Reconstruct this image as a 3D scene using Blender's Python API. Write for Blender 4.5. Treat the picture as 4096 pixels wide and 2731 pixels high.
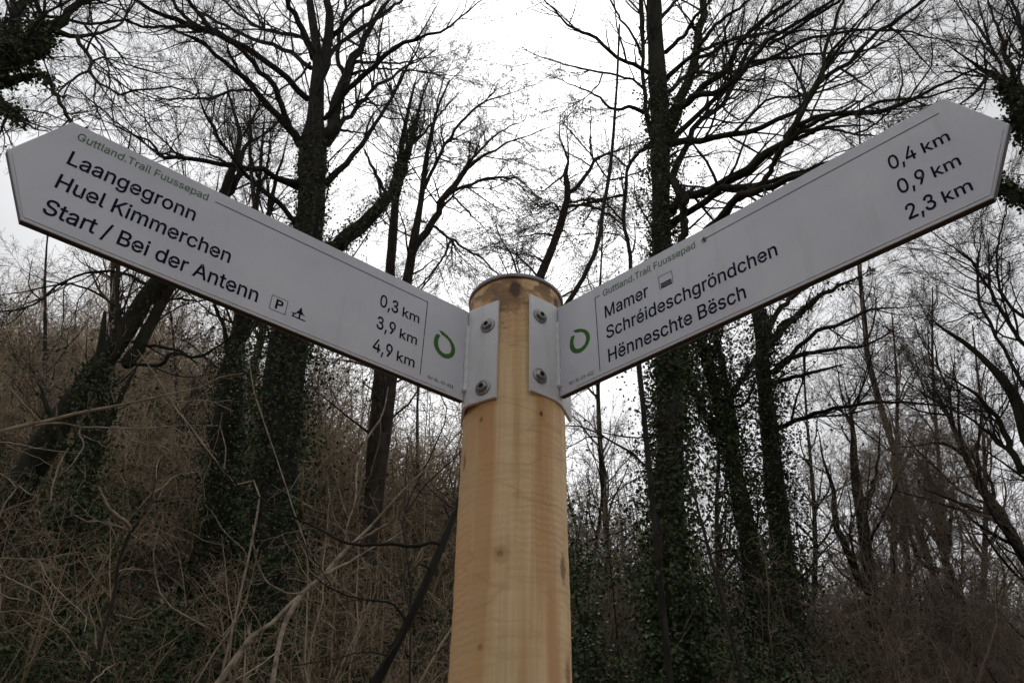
import bpy, math, random
import numpy as np
from mathutils import Vector, Matrix
from mathutils.geometry import tessellate_polygon

for _o in list(bpy.data.objects):
    bpy.data.objects.remove(_o)
SC = bpy.context.scene
COL = SC.collection
R = math.radians

# ------------------------------------------------------------------ camera
PITCH, ROLL, FPX = R(35.66), R(-0.99), 3098.77      # focal length in pixels of a 4096 px wide picture
CAM = np.array([0.0, 0.0, 1.6])
cp, sp, cr, sr = math.cos(PITCH), math.sin(PITCH), math.cos(ROLL), math.sin(ROLL)
FWD, UP0, RT0 = np.array([0, cp, sp]), np.array([0, -sp, cp]), np.array([1.0, 0, 0])
RT, UP = cr * RT0 - sr * UP0, sr * RT0 + cr * UP0
cam = bpy.data.cameras.new('camera'); camo = bpy.data.objects.new('camera', cam); COL.objects.link(camo)
cam.sensor_width = 36; cam.sensor_fit = 'HORIZONTAL'; cam.lens = FPX / 4096 * 36
cam.clip_start = 0.02; cam.clip_end = 2000
m = Matrix.Identity(4)
for i in range(3):
    m[i][0], m[i][1], m[i][2], m[i][3] = RT[i], UP[i], -FWD[i], CAM[i]
camo.matrix_world = m
SC.camera = camo

# ------------------------------------------------------------------ sky, sun, exposure
SUN_EL, SUN_AZ = R(52), R(2)             # behind thin cloud, ahead of the camera
world = bpy.data.worlds.new('World'); SC.world = world; world.use_nodes = True
nt = world.node_tree; N = nt.nodes; Lk = nt.links
bg = N['Background']; bg.inputs[1].default_value = 0.106
sky = N.new('ShaderNodeTexSky'); sky.sky_type = 'NISHITA'; sky.sun_disc = False
sky.sun_elevation = SUN_EL; sky.sun_rotation = SUN_AZ; sky.dust_density = 4.0; sky.air_density = 1.0
bw = N.new('ShaderNodeHueSaturation'); bw.inputs['Saturation'].default_value = 0.06
tc = N.new('ShaderNodeTexCoord')
cn = N.new('ShaderNodeTexNoise'); cn.inputs['Scale'].default_value = 3.2; cn.inputs['Detail'].default_value = 4
cm = N.new('ShaderNodeMapRange'); cm.inputs[1].default_value = 0.3; cm.inputs[2].default_value = 0.7; cm.inputs[3].default_value = 0.70; cm.inputs[4].default_value = 1.14
mixc = N.new('ShaderNodeMix'); mixc.data_type = 'RGBA'; mixc.inputs[0].default_value = 0.60
mixc.inputs[7].default_value = (9.6, 9.7, 10.0, 1)      # even cloud layer
mul = N.new('ShaderNodeMix'); mul.data_type = 'RGBA'; mul.blend_type = 'MULTIPLY'; mul.inputs[0].default_value = 1.0
Lk.new(tc.outputs['Generated'], cn.inputs['Vector']); Lk.new(cn.outputs[0], cm.inputs[0])
Lk.new(sky.outputs[0], bw.inputs['Color']); Lk.new(bw.outputs[0], mixc.inputs[6])
Lk.new(mixc.outputs[2], mul.inputs[6]); Lk.new(cm.outputs[0], mul.inputs[7])
Lk.new(mul.outputs[2], bg.inputs[0])
sun = bpy.data.lights.new('sun', 'SUN'); sun.energy = 0.6; sun.angle = R(25); sun.color = (1.0, 0.97, 0.92)
suno = bpy.data.objects.new('sun', sun); COL.objects.link(suno)
sd = Vector((math.sin(SUN_AZ) * math.cos(SUN_EL), math.cos(SUN_AZ) * math.cos(SUN_EL), math.sin(SUN_EL)))
suno.rotation_euler = sd.to_track_quat('Z', 'Y').to_euler(); suno.location = (0, 30, 40)
SC.view_settings.view_transform = 'Standard'; SC.view_settings.look = 'None'
SC.view_settings.exposure = 0.0; SC.view_settings.gamma = 1.0
SC.view_settings.use_curve_mapping = False
SC.render.engine = 'CYCLES'
SC.cycles.max_bounces = 4; SC.cycles.diffuse_bounces = 2; SC.cycles.glossy_bounces = 2; SC.cycles.transmission_bounces = 0
SC.cycles.use_adaptive_sampling = True; SC.cycles.adaptive_threshold = 0.04

# ------------------------------------------------------------------ helpers
def ray(px, py):
    return FWD * 1.0 + RT * ((px - 2048) / FPX) + UP * ((1365.5 - py) / FPX)
def W(px, py, Y):
    """world point seen at picture point (px, py), on the vertical plane Y metres ahead"""
    r = ray(px, py); return CAM + r * (Y / r[1])
def project(P):
    d = np.asarray(P, float) - CAM; z = d @ FWD
    return np.array([2048 + FPX * (d @ RT) / z, 1365.5 - FPX * (d @ UP) / z])
def norm(a):
    return a / np.maximum(np.linalg.norm(a, axis=-1, keepdims=True), 1e-9)

def make_mesh(name, V, F, mats, parent=None, base=None, smooth=False, mat_idx=None, attrs=None):
    """V (n,3) world points; F list of (k, faces array) groups; one mesh object"""
    V = np.asarray(V, np.float32)
    if base is not None: V = V - np.asarray(base, np.float32)
    me = bpy.data.meshes.new(name)
    me.vertices.add(len(V)); me.vertices.foreach_set('co', V.ravel())
    loops = np.concatenate([np.asarray(f, np.int32).reshape(-1) for f in F]) if F else np.zeros(0, np.int32)
    tot = np.concatenate([np.full(len(f), np.asarray(f).shape[1], np.int32) for f in F]) if F else np.zeros(0, np.int32)
    if len(loops):
        st = np.concatenate([[0], np.cumsum(tot)[:-1]]).astype(np.int32)
        me.loops.add(len(loops)); me.loops.foreach_set('vertex_index', loops)
        me.polygons.add(len(tot)); me.polygons.foreach_set('loop_start', st)
        try: me.polygons.foreach_set('loop_total', tot)
        except Exception: pass
        me.polygons.foreach_set('use_smooth', np.full(len(tot), bool(smooth)))
        if mat_idx is not None: me.polygons.foreach_set('material_index', np.asarray(mat_idx, np.int32))
    for k, (typ, arr) in (attrs or {}).items():
        a = me.attributes.new(k, typ, 'POINT'); a.data.foreach_set('vector' if typ == 'FLOAT_VECTOR' else 'value', np.asarray(arr).ravel())
    me.update(calc_edges=True)
    for mt in (mats if isinstance(mats, (list, tuple)) else [mats]): me.materials.append(mt)
    o = bpy.data.objects.new(name, me); COL.objects.link(o)
    if parent is not None: o.parent = parent
    return o
def thing(name, label, cat, loc, group=None):
    o = bpy.data.objects.new(name, None); COL.objects.link(o)
    o.location = tuple(float(v) for v in loc); o.empty_display_size = 0.1
    o['label'] = label; o['category'] = cat
    if group: o['group'] = group
    return o

# ------------------------------------------------------------------ materials
def mat(name, c1, c2=None, scale=8.0, rough=0.8, bump=0.0, detail=5.0, stretch=None, lo=0.35, hi=0.65, spec=0.5, metal=0.0, coords='Object'):
    mt = bpy.data.materials.new(name); mt.use_nodes = True
    t = mt.node_tree; n = t.nodes; b = n['Principled BSDF']
    b.inputs['Roughness'].default_value = rough; b.inputs['Specular IOR Level'].default_value = spec; b.inputs['Metallic'].default_value = metal
    if c2 is None:
        b.inputs['Base Color'].default_value = (*c1, 1); 
        if not bump: return mt
    co = n.new('ShaderNodeTexCoord'); mp = n.new('ShaderNodeMapping')
    mp.inputs['Scale'].default_value = stretch or (1, 1, 1)
    t.links.new(co.outputs[coords], mp.inputs[0])
    nz = n.new('ShaderNodeTexNoise'); nz.inputs['Scale'].default_value = scale; nz.inputs['Detail'].default_value = detail
    t.links.new(mp.outputs[0], nz.inputs['Vector'])
    if c2 is not None:
        mr = n.new('ShaderNodeMapRange'); mr.inputs[1].default_value = lo; mr.inputs[2].default_value = hi
        t.links.new(nz.outputs[0], mr.inputs[0])
        mx = n.new('ShaderNodeMix'); mx.data_type = 'RGBA'
        mx.inputs[6].default_value = (*c1, 1); mx.inputs[7].default_value = (*c2, 1)
        t.links.new(mr.outputs[0], mx.inputs[0]); t.links.new(mx.outputs[2], b.inputs['Base Color'])
    if bump:
        bp = n.new('ShaderNodeBump'); bp.inputs['Strength'].default_value = bump; bp.inputs['Distance'].default_value = 0.02
        t.links.new(nz.outputs[0], bp.inputs['Height']); t.links.new(bp.outputs[0], b.inputs['Normal'])
    return mt
M = {}
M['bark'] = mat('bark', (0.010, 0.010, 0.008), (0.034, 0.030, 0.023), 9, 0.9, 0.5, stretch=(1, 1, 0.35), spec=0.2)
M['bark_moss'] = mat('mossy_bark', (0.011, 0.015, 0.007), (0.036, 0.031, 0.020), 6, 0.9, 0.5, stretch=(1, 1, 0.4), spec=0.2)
M['bark_brown'] = mat('brown_bark', (0.022, 0.018, 0.013), (0.055, 0.044, 0.032), 10, 0.85, 0.4, stretch=(1, 1, 0.35), spec=0.25)
M['bark_pale_lit'] = mat('lit_pale_bark', (0.10, 0.08, 0.058), (0.30, 0.25, 0.185), 26, 0.8, 0.6, spec=0.3)  # pale stem, with the sky light falling on it put into the colour
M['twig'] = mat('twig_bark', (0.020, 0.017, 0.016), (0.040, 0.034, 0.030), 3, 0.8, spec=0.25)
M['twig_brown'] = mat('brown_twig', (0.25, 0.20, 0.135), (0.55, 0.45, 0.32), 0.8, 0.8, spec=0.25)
M['twig_hazy'] = mat('hazy_twig', (0.125, 0.100, 0.080), (0.30, 0.245, 0.195), 0.9, 0.8, spec=0.25)  # lighter for far trees: light scattering among twigs put into the colour
M['twig_warm'] = mat('warm_twig', (0.11, 0.084, 0.055), (0.29, 0.225, 0.15), 0.9, 0.8, spec=0.25)
M['twig_olive'] = mat('olive_twig', (0.11, 0.092, 0.064), (0.27, 0.22, 0.155), 0.8, 0.8, spec=0.25)
M['ivy'] = mat('ivy_leaf', (0.016, 0.036, 0.010), (0.060, 0.085, 0.028), 4, 0.5, spec=0.28)
M['dead_leaf'] = mat('dead_leaf', (0.07, 0.045, 0.028), (0.14, 0.09, 0.05), 4, 0.8, spec=0.2)
M['litter'] = mat('leaf_litter', (0.10, 0.07, 0.042), (0.25, 0.17, 0.10), 5, 0.95, 0.6, spec=0.1)

# ------------------------------------------------------------------ terrain
def sstep(a, b, x):
    t = np.clip((x - a) / (b - a), 0, 1); return t * t * (3 - 2 * t)
def ground(x, y):
    x = np.asarray(x, float); y = np.asarray(y, float)
    d = np.hypot(x, y)
    left = sstep(2.0, -16.0, x)
    front = np.maximum(y - 4.5, 0) * (0.08 + 0.40 * left) * sstep(4.5, 12, y)
    back = np.maximum(-y - 2.5, 0) * 0.17  # unseen bank behind the camera, added to block low sky light
    side = np.maximum(-x - 5, 0) * 0.12 + np.maximum(x - 14, 0) * 0.05
    z = front + back + side + 0.10 * np.sin(x * 0.9 + 1.3 * np.sin(y * 0.5)) * np.cos(y * 0.7) * sstep(2, 8, d)
    return np.minimum(z, 16 + 0.02 * d)
n = 150
gx = np.sinh(np.linspace(-5.2, 5.2, n)) * 4.4; gy = gx
GX, GY = np.meshgrid(gx, gy, indexing='ij')
GZ = ground(GX, GY)
V = np.stack([GX, GY, GZ], -1).reshape(-1, 3)
ii = (np.arange(n - 1)[:, None] * n + np.arange(n - 1)[None]).ravel()
terr = make_mesh('hillside', V, [np.stack([ii, ii + n, ii + n + 1, ii + 1], 1)], M['litter'], smooth=True)
terr['kind'] = 'structure'
terr['label'] = 'brown leaf-littered wooded slope rising behind the signpost'

# ------------------------------------------------------------------ branch and leaf generators (vectorised)
def tubes(P, Rr, k):
    """P (M,n,3), Rr (M,n) -> verts, quad faces of M tapered k-sided tubes"""
    P = np.asarray(P, float); Mn, n, _ = P.shape
    T = norm(np.gradient(P, axis=1)); mean = norm(P[:, -1] - P[:, 0])
    ref = np.where(np.abs(mean[:, 2:3]) < 0.85, np.array([[0, 0, 1.0]]), np.array([[1.0, 0.13, 0]]))[:, None, :]
    Nn = norm(np.cross(T, ref)); B = np.cross(T, Nn)
    a = np.linspace(0, 2 * np.pi, k, endpoint=False)
    V = P[:, :, None] + Rr[:, :, None, None] * (np.cos(a)[None, None, :, None] * Nn[:, :, None] + np.sin(a)[None, None, :, None] * B[:, :, None])
    i = np.arange(Mn)[:, None, None] * n * k; j = np.arange(n - 1)[None, :, None] * k; q = np.arange(k)[None, None]; q2 = (q + 1) % k
    F = np.stack([i + j + q, i + j + q2, i + j + k + q2, i + j + k + q], -1).reshape(-1, 4)
    return V.reshape(-1, 3), F
def join(parts):
    V = []; F = {}; off = 0
    for v, f in parts:
        V.append(v); F.setdefault(f.shape[1], []).append(f + off); off += len(v)
    return np.concatenate(V), [np.concatenate(x) for x in F.values()]
def resample(pts, n):
    """Catmull-Rom through pts (m, c) -> (n, c), even spacing"""
    p = np.asarray(pts, float)
    if len(p) == 2: return p[0] + (p[1] - p[0]) * np.linspace(0, 1, n)[:, None]
    e = np.concatenate([[2 * p[0] - p[1]], p, [2 * p[-1] - p[-2]]]); out = []
    for i in range(len(p) - 1):
        a, b, c, d = e[i:i + 4]
        for t in np.linspace(0, 1, 12, endpoint=False):
            out.append(0.5 * ((2 * b) + (c - a) * t + (2 * a - 5 * b + 4 * c - d) * t * t + (3 * b - a - 3 * c + d) * t ** 3))
    out.append(p[-1]); out = np.array(out)
    s = np.concatenate([[0], np.cumsum(np.linalg.norm(np.diff(out[:, :3], axis=0), axis=1))]); t = np.linspace(0, s[-1], n)
    return np.stack([np.interp(t, s, out[:, c]) for c in range(out.shape[1])], 1)
def grow(rg, P, Rr, dens, lf, ang, npts, wig, up, rmax, tip, tmin=0.1, lmin=0.1, lcap=9.0, flat=0.0, rratio=0.6):
    """children of the branches P (M,n,3), Rr (M,n): dens per metre, length lf * parent length"""
    Mn, n, _ = P.shape
    ln = np.linalg.norm(np.diff(P, axis=1), axis=2).sum(1)
    c = rg.poisson(np.clip(dens * ln * (1 - tmin), 0, 400)); idx = np.repeat(np.arange(Mn), c)
    if len(idx) == 0: return np.zeros((0, npts, 3)), np.zeros((0, npts))
    t = tmin + (1 - tmin) * rg.random(len(idx)); ft = t * (n - 1); i0 = np.minimum(ft.astype(int), n - 2); fr = (ft - i0)[:, None]
    p0 = P[idx, i0] * (1 - fr) + P[idx, i0 + 1] * fr; r0 = Rr[idx, i0] * (1 - fr[:, 0]) + Rr[idx, i0 + 1] * fr[:, 0]
    tg = norm(P[idx, i0 + 1] - P[idx, i0])
    pr = rg.normal(size=(len(idx), 3)); pr[:, 2] *= (1 - flat); pr -= (pr * tg).sum(1, keepdims=True) * tg; pr = norm(pr)
    A = np.radians(rg.normal(ang, 12, len(idx)))[:, None]
    d = norm(tg * np.cos(A) + pr * np.sin(A))
    L = np.clip(lf * ln[idx] * (1.15 - 0.75 * t) * rg.uniform(0.5, 1.3, len(idx)), lmin, lcap)
    rs = np.minimum(np.minimum(r0 * rratio, rmax), 0.004 + L * 0.014); rs = np.maximum(rs, tip * 1.1)
    pts = [p0]; st = (L / (npts - 1))[:, None]
    for q in range(npts - 1):
        pts.append(pts[-1] + d * st); d = norm(d + rg.normal(size=d.shape) * wig + np.array([0, 0, up]))
    P2 = np.stack(pts, 1); s = np.linspace(0, 1, npts)[None]
    R2 = rs[:, None] * (1 - s) ** 0.8 + tip * s ** 0.8
    return P2, np.maximum(R2, tip * 0.8)
def leaves(rg, C, size, nrm=None, droop=0.0):
    """kite-shaped folded leaves at C (n,3): 2 quads each, bent along the midrib"""
    n = len(C); ax = norm(rg.normal(size=(n, 3)) + np.array([0, 0, -droop]))
    nr = rg.normal(size=(n, 3)) if nrm is None else nrm + rg.normal(size=(n, 3)) * 0.7
    nr = norm(nr - (nr * ax).sum(1, keepdims=True) * ax); sd = np.cross(ax, nr)
    s = (size * rg.uniform(0.6, 1.35, n))[:, None]
    base, tipp = C, C + ax * s
    mid = C + ax * s * 0.45; l = mid + sd * s * 0.42 + nr * s * 0.12; r = mid - sd * s * 0.42 + nr * s * 0.12
    V = np.stack([base, l, tipp, r], 1).reshape(-1, 3); i = np.arange(n)[:, None] * 4
    return V, np.concatenate([i + np.array([[0, 1, 2]]), i + np.array([[0, 2, 3]])])
def ivy_points(rg, P, Rr, n, spread, clump=0.0):
    """points round a limb P (k,3), Rr (k,), some hanging out in clumps"""
    k = len(P); ft = rg.random(n) * (k - 1); i = np.minimum(ft.astype(int), k - 2); f = (ft - i)[:, None]
    c = P[i] * (1 - f) + P[i + 1] * f; r = Rr[i] * (1 - f[:, 0]) + Rr[i + 1] * f[:, 0]
    tg = norm(P[i + 1] - P[i]); pr = rg.normal(size=(n, 3)); pr -= (pr * tg).sum(1, keepdims=True) * tg; pr = norm(pr)
    off = np.abs(rg.normal(size=n)) * spread
    if clump:
        ph = np.sin(ft / k * 31 + pr[:, 0] * 3) + np.sin(ft / k * 67 + pr[:, 2] * 4 + 1.7); off *= 0.55 + clump * np.clip(ph, 0, 2)
    return c + pr * (r * 0.95 + off)[:, None], pr
FR = {'a': (0, 0, 2.24), 'b': (500, 0, 1.742), 'c': (1500, 0, 1.307), 'd': (2200, 0, 1.568), 'e': (3100, 0, 1.742), 'f': (2200, 1300, 1.096), 'g': (3000, 800, 0.812),
      'h': (0, 850, 1.494), 'i': (0, 1500, 1.274), 'j': (800, 1500, 1.274), 'p': (0, 0, 1.0)}
def tr(fr, pts, Y, Y2=None):
    """traced polyline: pts (x, y[, width]) in a zoom frame; Y metres ahead (to Y2 at its end) -> (k,4) world x y z r"""
    ox, oy, s = FR[fr]; out = []; n = len(pts); w = None
    ws = [p[2] if len(p) > 2 else None for p in pts]
    known = [i for i in range(n) if ws[i] is not None]
    wi = np.interp(range(n), known, [ws[i] for i in known])
    for i, p in enumerate(pts):
        yy = Y if Y2 is None else Y + (Y2 - Y) * i / max(n - 1, 1)
        q = W(ox + p[0] / s, oy + p[1] / s, yy); dep = (q - CAM) @ FWD
        out.append([*q, max(wi[i] / s / 2 / FPX * dep, 0.002)])
    return np.array(out)
def to_ground(t, lean=0.0, thick=1.15):
    """extend a trunk polyline (top .. bottom order reversed: first point is the lowest) down to the ground"""
    p = t[0]; g = float(ground(p[0] + lean, p[1])); h = p[2] - g
    if h < 0.2: return np.concatenate([[[p[0], p[1], g - 0.3, p[3] * 1.1]], t])
    ext = [[p[0] + lean, p[1], g - 0.3, p[3] * thick * 1.25], [p[0] + lean * 0.85, p[1], g + 0.15 * h, p[3] * thick * 1.05], [p[0] + lean * 0.4, p[1], g + 0.6 * h, p[3] * 1.06]]
    return np.concatenate([ext, t])
def limb_path(lb, n=20, tipx=0.25):
    """resampled limb whose foot is drawn back into its parent and whose end runs out thin"""
    lb = np.asarray(lb, float); d = lb[-1, :3] - lb[-2, :3]; L = np.linalg.norm(np.diff(lb[:, :3], axis=0), axis=1).sum()
    e = lb[-1].copy(); e[:3] += d / max(np.linalg.norm(d), 1e-6) * min(L * tipx, 1.2); e[3] = min(lb[-1, 3] * .35, .006)
    T = resample(np.concatenate([lb, [e]]), n)
    kk = np.random.default_rng(int(abs(lb[0, 0] * 997 + lb[-1, 2] * 131)) % 99991).normal(size=(n - 2, 3)); T[1:-1, :3] += kk * (0.22 * T[1:-1, 3:4] + 0.0022 * L)
    f = T[0].copy(); t = T[1, :3] - T[0, :3]; f[:3] -= t / np.linalg.norm(t) * f[3] * .9; f[3] *= .3
    return np.concatenate([[f], T])
def scatter(name, parent, base, protos, pts, dirs, scale, index, mats, seed, label=None):
    """ONE object: prototype sprigs in its own mesh, set out on its own points by its geometry nodes"""
    rg = np.random.default_rng(seed); VV, FF, MI, PI, off = [], {3: [], 4: []}, {3: [], 4: []}, [], 0
    bs = np.zeros(3) if base is None else np.asarray(base, float)
    for k, pr in enumerate(protos):
        for (v, f, mi) in pr:
            VV.append(v + bs); FF[f.shape[1]].append(f + off); MI[f.shape[1]].append(np.full(len(f), mi)); PI.append(np.full(len(v), k)); off += len(v)
    n = len(pts); VV.append(pts); PI.append(np.full(n, -1)); V = np.concatenate(VV)
    z = lambda a, t: np.concatenate([np.zeros((off,) + a.shape[1:]), a]).astype(t)
    Fs = [np.concatenate(FF[q]) for q in (3, 4) if FF[q]]; mi = np.concatenate([np.concatenate(MI[q]) for q in (3, 4) if MI[q]])
    o = make_mesh(name, V, Fs, mats, parent, base, mat_idx=mi, attrs={'rz': ('FLOAT', z(rg.uniform(0, 6.28, n), np.float32)), 'sc': ('FLOAT', z(np.asarray(scale), np.float32)), 'dr': ('FLOAT_VECTOR', z(np.asarray(dirs), np.float32)),
                                                           'pi': ('INT', np.concatenate(PI).astype(np.int32)), 'ix': ('INT', z(np.asarray(index), np.int32))})
    o['kind'] = 'stuff'
    if label: o['label'] = label
    key = 'set_out_%d' % len(protos); g = bpy.data.node_groups.get(key)
    if g is None:
        g = bpy.data.node_groups.new(key, 'GeometryNodeTree'); g.interface.new_socket('Geometry', in_out='INPUT', socket_type='NodeSocketGeometry'); g.interface.new_socket('Geometry', in_out='OUTPUT', socket_type='NodeSocketGeometry')
        N = g.nodes; L = g.links; gi = N.new('NodeGroupInput'); go_ = N.new('NodeGroupOutput')
        def attr(nm, ty):
            a = N.new('GeometryNodeInputNamedAttribute'); a.data_type = ty; a.inputs[0].default_value = nm; return a.outputs[0]
        def sep(kk):
            s = N.new('GeometryNodeSeparateGeometry'); s.domain = 'POINT'; c = N.new('FunctionNodeCompare'); c.data_type = 'INT'; c.operation = 'EQUAL'
            L.new(attr('pi', 'INT'), c.inputs[2]); c.inputs[3].default_value = kk; L.new(gi.outputs[0], s.inputs[0]); L.new(c.outputs[0], s.inputs[1]); return s.outputs[0]
        jn = N.new('GeometryNodeJoinGeometry')
        for kk in range(len(protos)):
            t = N.new('GeometryNodeGeometryToInstance'); L.new(sep(kk), t.inputs[0]); L.new(t.outputs[0], jn.inputs[0])
        ip = N.new('GeometryNodeInstanceOnPoints'); L.new(sep(-1), ip.inputs['Points']); L.new(jn.outputs[0], ip.inputs['Instance']); ip.inputs['Pick Instance'].default_value = True
        L.new(attr('ix', 'INT'), ip.inputs['Instance Index'])
        cx = N.new('ShaderNodeCombineXYZ'); L.new(attr('rz', 'FLOAT'), cx.inputs[2]); er = N.new('FunctionNodeEulerToRotation'); L.new(cx.outputs[0], er.inputs[0])
        al = N.new('FunctionNodeAlignRotationToVector'); al.axis = 'Z'; L.new(er.outputs[0], al.inputs['Rotation']); L.new(attr('dr', 'FLOAT_VECTOR'), al.inputs['Vector'])
        L.new(al.outputs[0], ip.inputs['Rotation']); L.new(attr('sc', 'FLOAT'), ip.inputs['Scale']); L.new(ip.outputs[0], go_.inputs[0])
    md = o.modifiers.new('set_out', 'NODES'); md.node_group = g
    return o
def spray(rg, leafn):
    """flat twig spray, one metre along +Z"""
    d = np.array([0, 0, 1.0]); pts = [np.zeros(3)]
    for q in range(6):
        pts.append(pts[-1] + d / 6); d = norm(d + rg.normal(size=3) * np.array([.16, .07, .05]))
    P0 = np.array(pts)[None]; R0 = np.linspace(.0048, .0027, 7)[None]
    P1, R1 = grow(rg, P0, R0, 13, .42, 44, 5, .17, 0, .0038, .0025, tmin=.05, lmin=.1, lcap=.6)
    P1[:, :, 1] = P1[:, :, 1] * .45
    P2, R2 = grow(rg, P1, R1, 9, .42, 42, 3, .2, 0, .0030, .0021, tmin=.1, lmin=.06, lcap=.3); 
    out = [(*tubes(P0, R0, 3), 0), (*tubes(P1, R1, 3), 0), (*tubes(P2, R2, 3), 0)]
    if leafn:
        tp = np.concatenate([P2[:, -1], P1[:, -1]]); out.append((*leaves(rg, tp[rg.integers(0, len(tp), leafn)], .042, None, 1.0), 1))
    return out
_r = np.random.default_rng(3)
SPRAYS = [spray(_r, 0), spray(_r, 0), spray(_r, 1), spray(_r, 5)]
TREES = []
def build_tree(name, label, trunk, limbs, seed, mt='bark', tw='twig', cat='tree', group=None, dens=(1.6, 3.0, 3.4), ang=42, ivy=None, limb_ivy=None, leaf=0, auto=None,
               lens=(0.42, 0.42, 0.45), tip=0.0028, up=0.05, wig=0.16, flat=0.2, trunk_tmin=0.35, leaf_size=0.06, extra_trunks=(), lcap=(2.6, 1.2, 0.6), twig_from_trunk=True, spr=1.0, fill=False, ivy_size=0.062):
    rg = np.random.default_rng(seed)
    base = np.array([trunk[0][0], trunk[0][1], float(ground(trunk[0][0], trunk[0][1]))])
    root = thing(name, label, cat, base, group)
    nT = 40
    L0P, L0R = [], []
    for tk in [trunk, *extra_trunks]:
        T = resample(tk, nT); tw_ = rg.normal(size=(nT, 3)); tw_[:, 2] = 0
        T[:, :3] += tw_ * T[:, 3:4] * 0.05
        if tk is trunk: trunkP, trunkR = T[:, :3], T[:, 3]
        V, F = tubes(T[None, :, :3], T[None, :, 3] * (1 + 0.05 * np.sin(np.arange(nT) * 1.7))[None], 16)
        make_mesh('trunk', V, [F], M[mt], root, base, smooth=True)
        if twig_from_trunk: L0P.append((T[:, :3], T[:, 3], trunk_tmin))
    LP = []
    for lb in limbs:
        T = limb_path(lb); LP.append((T[:, :3], T[:, 3]))
    if auto:                                              # limbs the picture does not let one trace
        nA, lo, la, aa, upA = auto
        T = resample(trunk, nT); ln = np.linalg.norm(np.diff(T[:, :3], axis=0), axis=1).sum()
        p, r = grow(rg, T[None, :, :3], T[None, :, 3], nA / (ln * (1 - lo)), la / ln, aa, 21, 0.08, upA, 0.05, tip * 1.5, tmin=lo, lmin=0.5)
        LP += [(p[i], r[i]) for i in range(len(p))]
    for p, r in LP:
        V, F = tubes(p[None], r[None], 7)
        make_mesh('limb', V, [F], M[mt], root, base, smooth=True)
    parts = []; grp = []; sp_p, sp_d, sp_s = [], [], []
    def tipdir(P, q): return norm(P[:, q] - P[:, q - 1])
    if LP:
        PL, RL = np.stack([p for p, r in LP]), np.stack([r for p, r in LP]); grp.append((PL, RL, 0.12, 1.0))
        sp_p.append(PL[:, -1]); sp_d.append(tipdir(PL, -1)); sp_s.append(np.full(len(PL), 1.0))
    for p, r, tm in L0P: grp.append((p[None], r[None], tm, 0.5))
    for P0, R0, tm, dm in grp:
        P1, R1 = grow(rg, P0, R0, dens[0] * dm, lens[0] if P0.shape[1] < 30 else 0.16, ang, 7, wig, up, 0.03, tip * 1.4, tmin=tm, lmin=0.35, lcap=lcap[0], flat=flat)
        if not len(P1): continue
        parts += [tubes(P1, R1, 4)]; sp_p.append(P1[:, -1]); sp_d.append(tipdir(P1, -1)); sp_s.append(np.full(len(P1), .9))
        if fill: sp_p.append(P1[:, 4]); sp_d.append(norm(tipdir(P1, 4) + rg.normal(size=(len(P1), 3)) * .5)); sp_s.append(np.full(len(P1), .8))
        P2, R2 = grow(rg, P1, R1, dens[1], lens[1], ang, 5, wig * 1.1, up, 0.012, tip, tmin=0.1, lmin=0.2, lcap=lcap[1], flat=flat)
        if len(P2):
            parts.append(tubes(P2, R2, 3)); sp_p.append(P2[:, -1]); sp_d.append(tipdir(P2, -1)); sp_s.append(np.full(len(P2), .72))
            if fill: sp_p.append(P2[:, 2]); sp_d.append(norm(tipdir(P2, 2) + rg.normal(size=(len(P2), 3)) * .6)); sp_s.append(np.full(len(P2), .6))
    tips = sp_p
    if parts:
        V, F = join(parts); o = make_mesh('crown', V, F, M[tw], root, base); o['kind'] = 'stuff'
        pts = np.concatenate(sp_p); dd = np.concatenate(sp_d); ss = np.concatenate(sp_s) * rg.uniform(.6, 1.25, len(pts)) * spr
        ix = rg.choice(4, len(pts), p=[.34, .30, .24, .12] if leaf == 0 else [.22, .2, .28, .3])
        scatter('twig_sprays', root, base, SPRAYS, pts, dd, ss, ix, [M[tw], M['dead_leaf']], seed)
    if ivy or limb_ivy:
        C, Nn = [], []
        if ivy:
            for (n, spread, f0, f1) in (ivy if isinstance(ivy, list) else [ivy]):
                a, b = int(f0 * (nT - 1)), max(int(f1 * (nT - 1)), int(f0 * (nT - 1)) + 2)
                c, q = ivy_points(rg, trunkP[a:b], trunkR[a:b], n, spread, 1.0); C.append(c); Nn.append(q)
        for (li, n, spread, *fr_) in (limb_ivy or []):
            e = int((fr_[0] if fr_ else 1.0) * len(LP[li][0])); c, q = ivy_points(rg, LP[li][0][:e], LP[li][1][:e], n, spread, 0.6); C.append(c); Nn.append(q)
        V, F = leaves(rg, np.concatenate(C), ivy_size, np.concatenate(Nn), 0.5)
        o = make_mesh('ivy', V, [F], M['ivy'], root, base); o['kind'] = 'stuff'
    if leaf and tips:
        leaf_size = leaf_size * .7
        tp = np.concatenate(tips); cl = tp[rg.integers(0, len(tp), max(leaf // 5, 1))]
        c = cl[rg.integers(0, len(cl), leaf)] + rg.normal(size=(leaf, 3)) * 0.10
        V, F = leaves(rg, c, leaf_size, None, 1.2)
        o = make_mesh('withered_leaves', V, [F], M['dead_leaf'], root, base); o['kind'] = 'stuff'
    TREES.append(root); return root

# ------------------------------------------------------------------ signpost
AX, AY, PR = 0.0051, 0.930, 0.0698                     # post axis and radius
POST_TOP = W(2065, 1107, AY - PR)[2]
BASE = np.array([AX, AY, float(ground(AX, AY))])
post_root = thing('signpost', 'round pale wooden signpost with two white fingerboards and a dark cap', 'signpost', BASE)

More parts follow.
